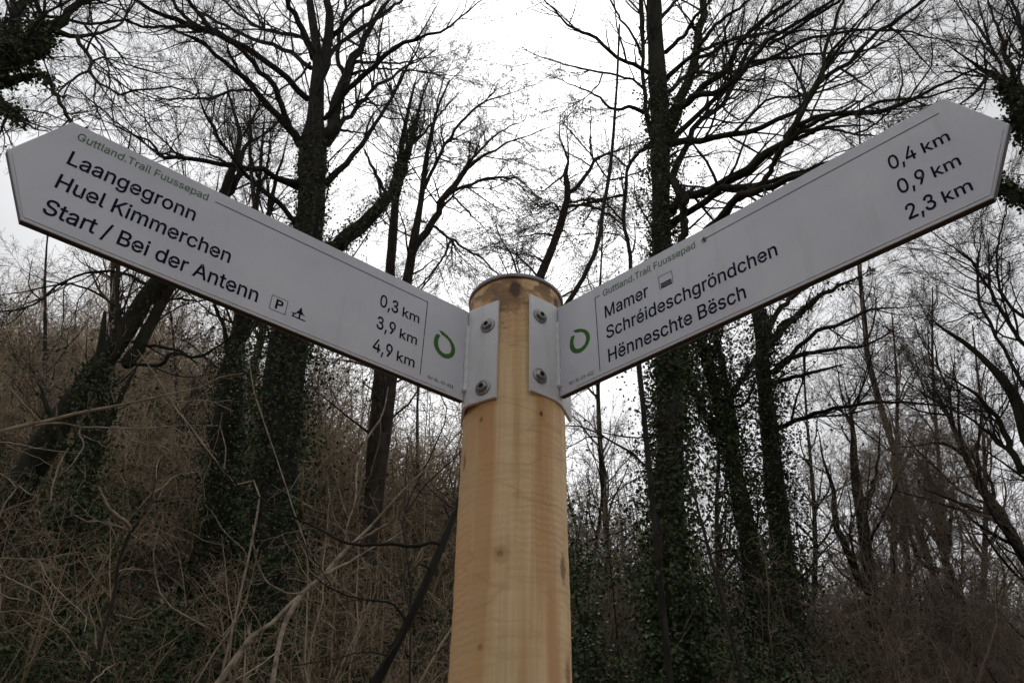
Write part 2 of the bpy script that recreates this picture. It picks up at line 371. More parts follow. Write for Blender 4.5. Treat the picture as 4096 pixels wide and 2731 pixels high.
def wood_material(knots):
    mt = bpy.data.materials.new('turned_pine'); mt.use_nodes = True
    t = mt.node_tree; n = t.nodes; L = t.links; b = n['Principled BSDF']
    b.inputs['Roughness'].default_value = 0.62; b.inputs['Specular IOR Level'].default_value = 0.3
    co = n.new('ShaderNodeTexCoord'); OB = co.outputs['Object']
    def noise(scale, st, det=4, w=None):
        mp = n.new('ShaderNodeMapping'); mp.inputs['Scale'].default_value = st; L.new(OB, mp.inputs[0])
        if w: mp.inputs['Location'].default_value = w
        z = n.new('ShaderNodeTexNoise'); z.inputs['Scale'].default_value = scale; z.inputs['Detail'].default_value = det
        L.new(mp.outputs[0], z.inputs['Vector']); return z.outputs[0]
    def rng(s, a, bb, c=0.0, d=1.0):
        r = n.new('ShaderNodeMapRange'); r.inputs[1].default_value = a; r.inputs[2].default_value = bb; r.inputs[3].default_value = c; r.inputs[4].default_value = d
        L.new(s, r.inputs[0]); return r.outputs[0]
    def mix(f, a, bb, mode='MIX'):
        x = n.new('ShaderNodeMix'); x.data_type = 'RGBA'; x.blend_type = mode
        for s, v in ((0, f), (6, a), (7, bb)):
            if isinstance(v, tuple): x.inputs[s].default_value = (*v, 1)
            elif isinstance(v, float): x.inputs[s].default_value = v
            else: L.new(v, x.inputs[s])
        return x.outputs[2]
    def mth(op, a, bb):
        x = n.new('ShaderNodeMath'); x.operation = op
        for s, v in ((0, a), (1, bb)):
            if isinstance(v, (int, float)): x.inputs[s].default_value = v
            else: L.new(v, x.inputs[s])
        return x.outputs[0]
    streak = noise(1.0, (30, 30, 1.3), 7)
    c = mix(rng(streak, 0.42, 0.58), (0.80, 0.60, 0.345), (0.60, 0.345, 0.155))
    fine = noise(1.0, (230, 230, 4.5), 6, (3, 1, 0))
    c = mix(rng(fine, 0.42, 0.72, 0.0, 0.42), c, (0.56, 0.35, 0.17))
    grn = noise(1.0, (14, 14, 3.2), 4, (7, 2, 4))
    c = mix(rng(grn, 0.52, 0.72, 0.0, 0.55), c, (0.47, 0.385, 0.215))
    # lathe chatter: many fine cross rings
    wv = n.new('ShaderNodeTexWave'); wv.bands_direction = 'Z'; wv.inputs['Scale'].default_value = 34; wv.inputs['Distortion'].default_value = 5.0; wv.inputs['Detail'].default_value = 3; wv.inputs['Detail Scale'].default_value = 2.5
    mp = n.new('ShaderNodeMapping'); mp.inputs['Rotation'].default_value = (0.03, 0.05, 0); L.new(OB, mp.inputs[0]); L.new(mp.outputs[0], wv.inputs['Vector'])
    ringmask = rng(noise(1.0, (9, 9, 5), 2, (1, 5, 2)), 0.42, 0.62)
    rings = mth('MULTIPLY', wv.outputs[0], ringmask)
    c = mix(mth('MULTIPLY', rings, 0.32), c, (0.52, 0.33, 0.165))
    # broad cross bands where the lathe knife stepped
    band = noise(1.0, (3, 3, 26), 3, (5, 5, 1))
    c = mix(rng(band, 0.55, 0.72, 0.0, 0.32), c, (0.56, 0.37, 0.20))
    # wandering growth-ring arcs cut by the lathe
    arcs = noise(1.0, (4, 4, 11), 3, (8, 3, 2)); ab = n.new('ShaderNodeMath'); ab.operation = 'ABSOLUTE'; L.new(mth('SUBTRACT', arcs, 0.5), ab.inputs[0])
    c = mix(rng(ab.outputs[0], 0.0, 0.014, 0.34, 0.0), c, (0.40, 0.235, 0.11))
    arc2 = noise(1.0, (5, 5, 20), 3, (2, 6, 9)); ab2 = n.new('ShaderNodeMath'); ab2.operation = 'ABSOLUTE'; L.new(mth('SUBTRACT', arc2, 0.5), ab2.inputs[0])
    c = mix(rng(ab2.outputs[0], 0.0, 0.02, 0.20, 0.0), c, (0.44, 0.27, 0.13))
    # remains of bark and stain under the cap
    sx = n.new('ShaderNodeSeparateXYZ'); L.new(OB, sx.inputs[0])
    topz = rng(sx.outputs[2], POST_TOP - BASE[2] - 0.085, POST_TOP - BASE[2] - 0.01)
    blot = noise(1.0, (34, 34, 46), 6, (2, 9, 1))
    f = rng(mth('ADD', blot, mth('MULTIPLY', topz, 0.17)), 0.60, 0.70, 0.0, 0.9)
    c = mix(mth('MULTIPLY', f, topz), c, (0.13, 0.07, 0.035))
    wob = n.new('ShaderNodeTexNoise'); wob.inputs['Scale'].default_value = 90; wob.inputs['Detail'].default_value = 3; L.new(OB, wob.inputs['Vector'])
    hole = None
    for (p, rad, stretch, col, amt) in knots:
        mp = n.new('ShaderNodeMapping'); mp.vector_type = 'TEXTURE'; mp.inputs['Location'].default_value = tuple(p); mp.inputs['Scale'].default_value = (rad, rad, rad * stretch)
        L.new(OB, mp.inputs[0])
        ln = n.new('ShaderNodeVectorMath'); ln.operation = 'LENGTH'; L.new(mp.outputs[0], ln.inputs[0])
        dd = mth('ADD', ln.outputs['Value'], mth('MULTIPLY', mth('SUBTRACT', wob.outputs[0], 0.5), 1.7))
        k = rng(dd, 0.6, 1.2, amt, 0.0)
        halo = rng(dd, 1.0, 3.2, 0.35 * amt, 0.0)
        c = mix(halo, c, (0.46, 0.27, 0.12)); c = mix(k, c, col)
        hole = k if hole is None else mth('MAXIMUM', hole, k)
    L.new(c, b.inputs['Base Color'])
    h = mth('SUBTRACT', mth('ADD', mth('MULTIPLY', rings, 0.35), mth('MULTIPLY', fine, 0.35)), mth('MULTIPLY', hole, 1.2))
    bp = n.new('ShaderNodeBump'); bp.inputs['Strength'].default_value = 0.55; bp.inputs['Distance'].default_value = 0.0012
    L.new(h, bp.inputs['Height']); L.new(bp.outputs[0], b.inputs['Normal'])
    return mt
def on_post(px, py):
    r = ray(px, py); o = CAM[:2] - np.array([AX, AY]); a = r[:2] @ r[:2]; bq = 2 * o @ r[:2]; c = o @ o - PR * PR
    dsc = max(bq * bq - 4 * a * c, 0); t = (-bq - math.sqrt(dsc)) / (2 * a); return CAM + r * t - BASE
DK = (0.05, 0.03, 0.02)
knots = [(on_post(2001, 2214), 0.0040, 1.05, DK, 1.0), (on_post(2006, 2222), 0.0105, 1.0, (0.52, 0.34, 0.17), 0.6), (on_post(2034, 1180), 0.024, 1.15, (0.15, 0.085, 0.05), 0.85), (on_post(2062, 1150), 0.010, 1.6, (0.07, 0.04, 0.025), 0.9),
         (on_post(1923, 1678), 0.0030, 1.6, (0.10, 0.07, 0.04), 0.8), (on_post(2163, 1655), 0.0032, 1.5, (0.08, 0.04, 0.025), 0.95), (on_post(2252, 2275), 0.0065, 2.6, (0.16, 0.08, 0.04), 0.8),
         (on_post(1856, 1845), 0.005, 3.0, (0.13, 0.08, 0.04), 0.7), (on_post(2222, 1220), 0.007, 2.2, (0.10, 0.05, 0.03), 0.9), (on_post(2275, 2690), 0.008, 2.0, (0.2, 0.1, 0.05), 0.7),
         (on_post(2016, 1309), 0.004, 0.8, (0.17, 0.10, 0.05), 0.7), (on_post(1917, 2590), 0.003, 1.2, (0.2, 0.15, 0.09), 0.6), (on_post(2010, 1290), 0.003, 0.7, (0.17, 0.10, 0.05), 0.5), (on_post(2050, 1378), 0.006, 0.35, (0.24, 0.15, 0.08), 0.5)]
M['wood'] = wood_material(knots)
rng_ = np.random.default_rng(5)
NS, NZ = 96, 260
zs = np.linspace(-0.25, POST_TOP - BASE[2], NZ); th = np.linspace(0, 2 * np.pi, NS, endpoint=False)
TH, ZZ = np.meshgrid(th, zs, indexing='ij')
rad = PR + 0.0006 * np.sin(3 * TH + 2.1 * ZZ) + 0.0005 * np.sin(2 * TH - 5 * ZZ + 1) + 0.0004 * np.sin(ZZ * 31 + TH) + 0.00025 * np.sin(ZZ * 190 + 2 * np.sin(TH))
rad *= 1 - 0.02 * sstep(POST_TOP - BASE[2] - 0.006, POST_TOP - BASE[2], ZZ)
for (p, kr, st, c_, am) in knots:                       # knots sink in or stand proud a little
    dth = (TH - math.atan2(p[1], p[0]) + np.pi) % (2 * np.pi) - np.pi
    q = np.hypot(dth * PR / kr, (ZZ - p[2]) / (kr * st))
    rad += -0.0016 * am * np.exp(-q * q * 1.3) * (1 if kr < 0.012 else -0.4)
V = np.stack([rad * np.cos(TH), rad * np.sin(TH), ZZ], -1).reshape(-1, 3)
a = np.arange(NS)[:, None] * NZ; b_ = ((np.arange(NS) + 1) % NS)[:, None] * NZ; k = np.arange(NZ - 1)[None]
F = np.stack([a + k, b_ + k, b_ + k + 1, a + k + 1], -1).reshape(-1, 4)
V = np.concatenate([V, [[0, 0, zs[-1]]]]); top = np.stack([np.arange(NS) * NZ + NZ - 1, (np.arange(NS) + 1) % NS * NZ + NZ - 1, np.full(NS, NS * NZ)], 1)
make_mesh('post', V, [F, top], M['wood'], post_root, smooth=True)

def lathe(profile, nseg=48, wob=None):
    """profile [(r, z)...] -> V, F about z; ends closed when r = 0"""
    th = np.linspace(0, 2 * np.pi, nseg, endpoint=False)
    V = []
    for i, (r, z) in enumerate(profile):
        rr = r(th) if callable(r) else np.full(nseg, r)
        V.append(np.stack([rr * np.cos(th), rr * np.sin(th), np.full(nseg, z) + (wob(th, i) if wob else 0)], 1))
    V = np.concatenate(V); F = []
    j = np.arange(nseg); jn = (j + 1) % nseg
    for i in range(len(profile) - 1):
        F.append(np.stack([i * nseg + j, i * nseg + jn, (i + 1) * nseg + jn, (i + 1) * nseg + j], 1))
    return V, np.concatenate(F)
M['cap'] = mat('cap_lead_grey', (0.26, 0.24, 0.30), (0.36, 0.335, 0.40), 40, 0.5, 0.15, spec=0.5)
cr_ = PR + 0.0022
V, F = lathe([(0.002, 0.001), (cr_ - 0.0035, 0.0005), (cr_ - 0.0006, -0.0004), (cr_, 0.0006), (cr_ + 0.0002, 0.0042), (cr_ - 0.0006, 0.0056), (cr_ - 0.004, 0.0068), (cr_ * 0.6, 0.0095), (0.002, 0.0105)], 96,
             lambda t, i: 0.0005 * np.sin(3 * t + 1) + 0.0003 * np.sin(7 * t + i))
V[:, 2] += POST_TOP - BASE[2]
make_mesh('post_cap', V, [F], M['cap'], post_root, smooth=True)

M['board'] = mat('white_board_film', (0.55, 0.568, 0.635), (0.62, 0.638, 0.70), 9, 0.48, spec=0.35, detail=8)
def dirt(mt, amt, sc):                                  # rain-washed grime: thin vertical runs and small specks
    t = mt.node_tree; n = t.nodes; b = n['Principled BSDF']; src = b.inputs['Base Color'].links[0].from_socket
    co = n.new('ShaderNodeTexCoord'); prev = src
    for (st, lo, hi, a, col) in (((60, 60, 5), .56, .80, amt, (.33, .31, .28)), ((260, 260, 260), .70, .76, amt * 1.6, (.20, .18, .16)), ((7, 7, 3), .5, .8, amt * .7, (.36, .36, .33))):
        mp = n.new('ShaderNodeMapping'); mp.inputs['Scale'].default_value = st; nz = n.new('ShaderNodeTexNoise'); nz.inputs['Scale'].default_value = sc; nz.inputs['Detail'].default_value = 3
        mr = n.new('ShaderNodeMapRange'); mr.inputs[1].default_value = lo; mr.inputs[2].default_value = hi; mr.inputs[4].default_value = a
        mx = n.new('ShaderNodeMix'); mx.data_type = 'RGBA'; mx.inputs[7].default_value = (*col, 1)
        t.links.new(co.outputs['Object'], mp.inputs[0]); t.links.new(mp.outputs[0], nz.inputs['Vector']); t.links.new(nz.outputs[0], mr.inputs[0]); t.links.new(mr.outputs[0], mx.inputs[0]); t.links.new(prev, mx.inputs[6]); prev = mx.outputs[2]
    t.links.new(prev, b.inputs['Base Color'])
dirt(M['board'], 0.22, 1.0)
M['shaded_board_edge'] = mat('shaded_board_edge', (0.045, 0.040, 0.050), (0.022, 0.020, 0.026), 60, 0.6, spec=0.3)  # shade of the downward-facing edge painted in as a near-black colour
M['galv'] = mat('painted_steel', (0.64, 0.655, 0.695), (0.70, 0.715, 0.75), 25, 0.42, 0.03, spec=0.5)
dirt(M['galv'], 0.25, 1.0)
M['screw'] = mat('screw_steel', (0.20, 0.195, 0.19), (0.30, 0.29, 0.28), 60, 0.28, metal=1.0)
M['torx'] = mat('torx_dark', (0.02, 0.02, 0.022), rough=0.6)
M['navy'] = mat('navy_print', (0.006, 0.009, 0.032), rough=0.7, spec=0.08)
M['green'] = mat('green_print', (0.055, 0.165, 0.035), rough=0.7, spec=0.1)
M['green2'] = mat('green_text_print', (0.095, 0.20, 0.10), rough=0.7, spec=0.1)
BH = 0.15
GLYPHS = {",":[188,[[38,-119,68,71,137,71,84,-119]]],"-":[453,[[337,244,337,188,114,188,114,244]]],".":[188,[[95,-4,78,-1,63,9,53,24,50,41,53,59,63,73,78,83,95,87,113,83,128,73,138,59,141,41,138,24,128,9,113,-1]]],"/":[249,[[235,533,71,-76,14,-76,178,533]]],"0":[453,[[227,-7,174,1,130,24,95,62,69,113,53,178,48,254,53,330,69,395,95,447,130,484,174,508,227,516,279,508,323,484,358,447,384,395,400,330,405,254,400,178,384,113,359,62,323,24,279,1],[227,50,261,56,290,74,313,103,330,144,340,194,344,254,340,314,330,365,313,405,290,435,261,453,227,460,192,453,163,435,140,405,123,365,113,314,109,254,113,194,123,144,140,103,163,74,192,56]]],"1":[453,[[76,0,76,55,391,55,391,0],[276,509,276,0,212,0,212,448,209,448,86,358,86,427,198,509]]],"2":[453,[[64,0,64,47,234,229,282,282,311,327,318,348,320,371,317,397,308,419,293,436,273,449,250,457,224,460,196,457,172,447,153,433,139,413,130,390,127,362,66,362,71,405,86,442,111,473,143,496,182,511,225,516,268,511,306,497,337,474,361,445,376,411,381,372,378,345,371,318,357,290,336,259,267,180,153,60,153,57,389,57,389,0]]],"3":[453,[[62,385,72,432,102,474,150,503,212,514,275,504,324,477,353,436,361,388,352,343,328,306,296,279,336,253,370,218,390,172,393,140,383,88,353,42,302,8,240,-7,210,-8,140,4,85,36,50,86,42,136,108,140,118,98,148,66,190,51,212,50,262,58,302,84,324,118,327,144,320,182,298,213,258,234,210,240,160,240,160,296,208,296,252,304,282,326,296,360,297,388,288,422,262,446,212,456,170,448,142,424,128,378]]],"4":[453,[[40,105,40,158,247,509,311,509,109,166,109,163,413,163,413,105],[282,0,282,121,282,146,282,318,343,318,343,0]]],"9":[453,[[226,516,271,510,310,494,343,468,368,434,384,393,389,347,385,309,373,270,350,224,315,168,200,0,130,0,301,248,307,248,287,221,257,202,218,195,175,199,137,214,106,237,83,269,68,307,64,352,69,397,85,436,110,469,143,494,182,510],[226,460,199,457,174,446,154,429,138,407,129,381,125,352,129,322,138,295,154,274,174,257,199,247,226,243,254,247,279,257,299,273,314,295,324,321,327,350,324,381,314,407,299,429,279,446,254,457]]],"A":[480,[[16,0,201,509,276,509,463,0,395,0,287,302,264,372,232,478,245,478,213,371,191,302,85,0],[110,142,110,199,370,199,370,142]]],"B":[456,[[60,0,60,509,241,509,289,504,329,491,359,469,381,442,394,410,398,374,395,344,387,320,373,301,356,286,315,267,315,262,339,257,363,245,385,227,402,203,414,173,418,136,413,100,400,67,377,39,344,18,301,4,247,0],[125,57,245,57,296,63,330,80,349,105,355,137,352,161,342,184,327,203,306,218,279,228,248,231,125,231],[125,285,238,285,265,288,288,296,308,309,323,326,333,348,336,372,330,403,313,429,283,446,240,452,125,452]]],"F":[410,[[60,0,60,509,369,509,369,452,125,452,125,278,346,278,346,221,125,221,125,0]]],"G":[520,[[269,-7,205,1,149,25,104,64,69,116,47,179,40,254,47,329,69,393,103,445,149,484,203,508,265,516,304,513,340,504,374,489,403,469,429,445,449,416,465,384,474,349,408,349,387,393,356,427,315,448,265,456,222,450,183,432,150,404,125,364,109,314,103,254,109,194,125,145,151,105,184,76,224,59,269,53,309,57,345,71,374,93,396,123,410,160,415,202,434,199,283,199,283,256,478,256,478,200,471,141,451,91,419,50,377,19,326,0]]],"H":[517,[[60,0,60,509,125,509,125,289,392,289,392,509,457,509,457,0,392,0,392,232,125,232,125,0]]],"K":[467,[[104,145,104,216,139,261,174,303,212,344,364,509,448,509,231,276,228,276],[60,0,60,509,125,509,125,334,124,225,125,193,125,0],[372,0,188,259,228,309,449,0]]],"L":[393,[[60,0,60,509,125,509,125,57,361,57,361,0]]],"M":[628,[[62,0,62,509,150,509,312,118,474,509,562,509,562,0,492,0,492,378,340,0,284,0,132,378,132,0]]],"P":[445,[[60,0,60,509,255,509,320,500,375,472,408,425,418,362,408,300,375,252,320,223,255,214,155,214,155,0],[155,430,155,292,250,292,295,305,320,335,325,362,320,390,295,420,250,430]]],"S":[447,[[224,-9,172,-4,128,9,91,31,64,60,46,96,38,137,104,137,110,110,123,88,142,71,166,59,194,52,224,49,257,52,286,60,311,74,329,92,341,114,346,139,342,161,332,179,316,193,296,205,245,222,184,239,128,260,86,289,60,326,52,372,58,413,75,448,102,476,138,498,180,511,227,516,275,511,316,498,351,476,377,449,394,415,401,378,337,378,326,412,302,437,267,453,225,459,194,456,167,448,145,435,129,418,118,398,115,376,119,352,131,334,148,319,169,308,212,293,264,279,312,264,359,238,379,220,395,198,405,171,408,139,403,99,386,64,360,34,323,11,278,-4]]],"T":[449,[[32,452,32,509,417,509,417,452,257,452,257,0,193,0,193,452]]],"U":[517,[[259,-8,203,-2,154,15,114,43,85,80,66,124,60,173,60,509,124,509,124,178,128,144,141,113,160,87,187,68,220,56,259,52,298,56,331,68,357,87,377,113,389,144,393,178,393,509,457,509,457,173,451,124,433,80,403,43,363,15,315,-2]]],"a":[389,[[160,-9,126,-5,94,5,68,22,48,45,35,73,30,108,34,138,43,161,58,179,78,193,125,211,178,220,234,227,265,235,273,243,276,255,276,257,273,279,267,297,256,311,240,322,220,329,196,331,171,329,149,322,118,301,100,274,41,291,57,322,79,346,104,364,133,375,163,382,194,384,239,379,286,360,306,343,322,320,333,290,337,251,337,0,277,0,277,52,272,52,252,25,215,1,190,-6],[170,45,202,49,228,59,248,74,263,93,272,115,276,138,276,190,259,182,231,176,200,171,175,168,134,159,117,150,103,139,95,124,92,105,94,87,102,72,114,61,130,52]]],"c":[396,[[207,-8,159,-2,117,16,82,46,56,85,40,133,34,187,40,243,56,291,82,330,117,360,159,378,207,384,260,377,305,356,340,322,362,277,303,262,290,289,270,311,242,325,207,330,173,325,145,310,124,287,108,258,99,224,96,187,99,151,108,117,124,89,145,66,173,51,207,46,243,52,271,66,292,89,304,117,363,102,354,78,341,56,306,21,261,-1]]],"d":[424,[[195,-8,151,-2,111,16,79,45,55,84,39,133,34,189,39,245,55,293,79,332,112,361,151,378,196,384,228,381,253,373,287,346,306,319,311,319,311,509,372,509,372,0,313,0,313,59,307,59,287,31,252,4,227,-5],[205,47,236,51,263,65,284,86,299,115,309,150,312,189,309,229,300,263,284,291,263,312,237,325,205,330,172,325,145,311,124,290,108,261,99,227,96,189,99,151,109,117,124,88,145,66,172,51]]],"e":[404,[[212,-8,161,-2,117,16,82,46,56,85,40,132,34,187,39,242,55,290,81,329,115,359,157,378,205,384,236,382,266,374,294,361,319,341,341,315,357,282,368,242,371,194,371,169,75,169,75,221,338,221,310,202,307,237,298,269,283,294,263,314,237,326,205,330,173,326,146,313,125,294,109,270,99,241,96,211,96,178,100,139,110,106,128,80,151,61,179,50,212,46,254,53,285,73,306,105,365,91,353,63,335,39,311,19,283,4,249,-5]]],"g":[425,[[207,-151,168,-148,134,-140,105,-127,82,-110,64,-91,51,-69,101,-41,122,-66,154,-88,178,-95,207,-97,249,-92,282,-75,304,-47,311,-6,311,68,306,68,287,41,252,16,227,8,195,5,152,10,113,27,80,53,55,90,39,136,34,191,39,246,55,293,80,332,112,361,152,378,196,384,228,382,253,373,288,346,308,319,313,319,313,379,372,379,372,-9,367,-54,350,-90,324,-117,291,-136,251,-147],[205,59,237,63,264,75,285,95,300,121,309,154,312,193,309,231,300,264,285,291,264,312,237,325,205,330,172,325,145,312,124,290,109,262,99,229,96,193,99,155,109,123,124,96,145,76,172,63]]],"h":[410,[[114,227,114,0,53,0,53,509,114,509,114,287,102,287,124,332,152,362,187,379,227,384,264,380,295,369,321,349,341,321,353,285,357,240,357,0,296,0,296,235,290,275,273,304,246,323,210,329,184,326,161,317,141,303,126,283,117,257]]],"i":[167,[[53,0,53,379,114,379,114,0],[84,443,67,446,54,455,44,468,41,483,44,499,54,512,67,521,84,524,100,521,114,512,123,499,126,483,123,468,114,455,100,446]]],"k":[381,[[110,137,110,212,121,212,284,379,360,379,184,199,177,199],[53,0,53,509,114,509,114,0],[294,0,148,186,191,229,372,0]]],"l":[189,[[139,-2,101,3,74,20,58,47,53,84,53,509,114,509,114,99,115,77,120,62,130,54,146,52,160,53,170,54,181,3,162,-1]]],"m":[610,[[53,0,53,379,112,379,112,295,108,295,118,323,132,346,151,363,172,376,195,384,219,386,257,380,287,361,309,331,321,295,312,295,322,321,337,343,357,361,381,375,407,383,437,386,468,383,497,372,522,354,541,328,553,296,557,255,557,0,496,0,496,254,490,289,473,313,447,326,419,330,395,328,374,320,358,307,345,290,338,270,335,247,335,0,274,0,274,260,269,288,253,311,229,326,199,330,178,328,158,320,140,307,126,289,117,266,114,238,114,0]]],"n":[410,[[114,227,114,0,53,0,53,379,112,379,112,287,102,287,124,332,152,362,187,379,227,384,264,380,295,369,321,349,341,321,353,285,357,240,357,0,296,0,296,235,290,275,273,304,246,323,210,329,184,326,161,317,141,303,126,283,117,257]]],"o":[415,[[207,-8,159,-2,117,16,82,46,56,85,40,133,34,187,40,243,56,291,82,330,117,360,159,378,207,384,256,378,299,360,333,330,359,291,376,243,381,187,376,133,359,85,333,46,299,16,256,-2],[207,46,242,51,270,66,292,89,307,117,316,151,319,187,316,224,307,258,292,287,270,310,242,325,207,330,173,325,145,310,124,287,108,258,99,224,96,187,99,151,108,117,124,89,145,66,173,51]]],"p":[424,[[53,-143,53,379,112,379,112,319,118,319,137,346,171,373,197,381,229,384,274,378,313,361,345,332,370,293,385,245,390,189,385,133,370,84,346,45,313,16,274,-2,229,-8,198,-5,173,4,138,31,118,59,114,59,114,-143],[220,47,253,51,279,66,301,88,316,117,325,151,328,189,325,227,316,261,301,290,280,311,253,325,220,330,188,325,161,312,140,291,125,263,116,229,113,189,116,150,125,115,140,86,162,65,188,51]]],"r":[259,[[53,0,53,379,112,379,112,321,115,321,130,347,152,367,181,380,213,385,229,384,243,384,243,322,230,324,207,326,182,323,159,315,140,301,126,284,117,262,114,237,114,0]]],"s":[365,[[182,-8,145,-5,112,3,84,18,62,38,45,63,36,94,94,107,105,79,124,60,150,49,181,45,217,50,244,62,262,81,268,103,265,121,254,136,237,147,212,155,149,170,104,186,72,208,53,237,47,274,51,305,65,332,87,354,115,370,149,381,187,384,223,381,254,372,279,358,299,339,314,316,324,290,268,277,258,298,243,316,219,328,187,333,156,329,131,317,114,299,109,277,112,258,124,243,144,232,172,223,229,209,275,194,306,171,325,142,331,107,326,75,312,47,290,24,260,6,223,-5]]],"t":[227,[[204,379,204,327,6,327,6,379],[65,471,126,471,126,98,128,76,136,61,150,53,170,50,185,51,202,54,213,2,192,-3,168,-4,125,2,92,21,72,52,65,93]]],"u":[410,[[182,-5,146,-1,115,11,89,31,69,59,57,95,53,139,53,379,114,379,114,144,119,105,137,75,164,56,200,50,226,53,249,62,268,77,283,97,293,122,296,153,296,379,357,379,357,0,298,0,298,92,307,92,286,47,257,17,222,0]]],"é":[404,[[212,-8,161,-2,117,16,82,46,56,85,40,132,34,187,39,242,55,290,81,329,115,359,157,378,205,384,236,382,266,374,294,361,319,341,341,315,357,282,368,242,371,194,371,169,75,169,75,221,338,221,310,202,307,237,298,269,283,294,263,314,237,326,205,330,173,326,146,313,125,294,109,270,99,241,96,211,96,178,100,139,110,106,128,80,151,61,179,50,212,46,254,53,285,73,306,105,365,91,353,63,335,39,311,19,283,4,249,-5],[177,429,225,529,293,529,227,429]]],"ë":[404,[[212,-8,161,-2,117,16,82,46,56,85,40,132,34,187,39,242,55,290,81,329,115,359,157,378,205,384,236,382,266,374,294,361,319,341,341,315,357,282,368,242,371,194,371,169,75,169,75,221,338,221,310,202,307,237,298,269,283,294,263,314,237,326,205,330,173,326,146,313,125,294,109,270,99,241,96,211,96,178,100,139,110,106,128,80,151,61,179,50,212,46,254,53,285,73,306,105,365,91,353,63,335,39,311,19,283,4,249,-5],[276,443,260,446,247,455,238,468,235,483,238,499,247,512,260,520,276,523,291,520,304,512,313,499,316,483,313,468,304,455,291,446],[132,443,117,446,103,455,94,468,91,483,94,499,103,512,117,520,132,523,148,520,161,512,169,499,172,483,169,468,161,455,148,446]]],"ö":[415,[[207,-8,159,-2,117,16,82,46,56,85,40,133,34,187,40,243,56,291,82,330,117,360,159,378,207,384,256,378,299,360,333,330,359,291,376,243,381,187,376,133,359,85,333,46,299,16,256,-2],[207,46,242,51,270,66,292,89,307,117,316,151,319,187,316,224,307,258,292,287,270,310,242,325,207,330,173,325,145,310,124,287,108,258,99,224,96,187,99,151,108,117,124,89,145,66,173,51],[279,443,264,446,251,455,242,468,239,483,242,499,251,512,264,520,279,523,295,520,308,512,317,499,320,483,317,468,308,455,295,446],[136,443,120,446,107,455,98,468,95,483,98,499,107,512,120,520,136,523,151,520,164,512,173,499,176,483,173,468,164,455,151,446]]]," ":[188,[]]}
def offset_poly(P, d):
    P = np.asarray(P, float).reshape(-1, 2); e = np.roll(P, -1, 0) - P
    keep = np.linalg.norm(e, axis=1) > 0.5; P = P[keep]; e = np.roll(P, -1, 0) - P
    e /= np.linalg.norm(e, axis=1)[:, None]; nrm = np.stack([e[:, 1], -e[:, 0]], 1)
    pn = np.roll(nrm, 1, 0); mm = nrm + pn; ln = np.maximum(np.linalg.norm(mm, axis=1, keepdims=True), .5); mm = mm / ln
    sc = 1 / np.maximum((mm * nrm).sum(1, keepdims=True), 0.6)
    return P + mm * d * sc
def area(P): return 0.5 * np.sum(P[:, 0] * np.roll(P[:, 1], -1) - np.roll(P[:, 0], -1) * P[:, 1])
def text_polys(s, bold=0.0):
    """-> list of (list of loops) per glyph in font units, total width"""
    x = 0; out = []; xmin = None; xmax = 0
    for ch in s:
        adv, loops = GLYPHS[ch]
        if loops:
            Ls = [np.asarray(l, float).reshape(-1, 2) for l in loops]
            big = max(Ls, key=lambda q: abs(area(q))); sg = np.sign(area(big))
            Ls = [offset_poly(l, (min(bold, 5) if ch in 'MP' else bold) * sg) + [x, 0] for l in Ls]
            # group outer loops with the holes inside them
            outs = [l for l in Ls if area(l) * sg > 0]; holes = [l for l in Ls if area(l) * sg <= 0]
            for o_ in outs:
                hs = [h for h in holes if o_[:, 0].min() <= h[:, 0].min() and o_[:, 0].max() >= h[:, 0].max() and o_[:, 1].min() <= h[:, 1].min() and o_[:, 1].max() >= h[:, 1].max()]
                out.append([o_] + hs)
            mn = min(l[:, 0].min() for l in Ls); xmin = mn if xmin is None else xmin; xmax = max(l[:, 0].max() for l in Ls)
        x += adv
    return out, xmin, xmax
def tess(groups):
    V = []; F = []
    for g in groups:
        base = len(V)
        tri = tessellate_polygon([[Vector((p[0], p[1], 0)) for p in l] for l in g])
        for l in g: V += [tuple(p) for p in l]
        F += [tuple(base + i for i in t) for t in tri]
    return np.array(V), np.array(F)

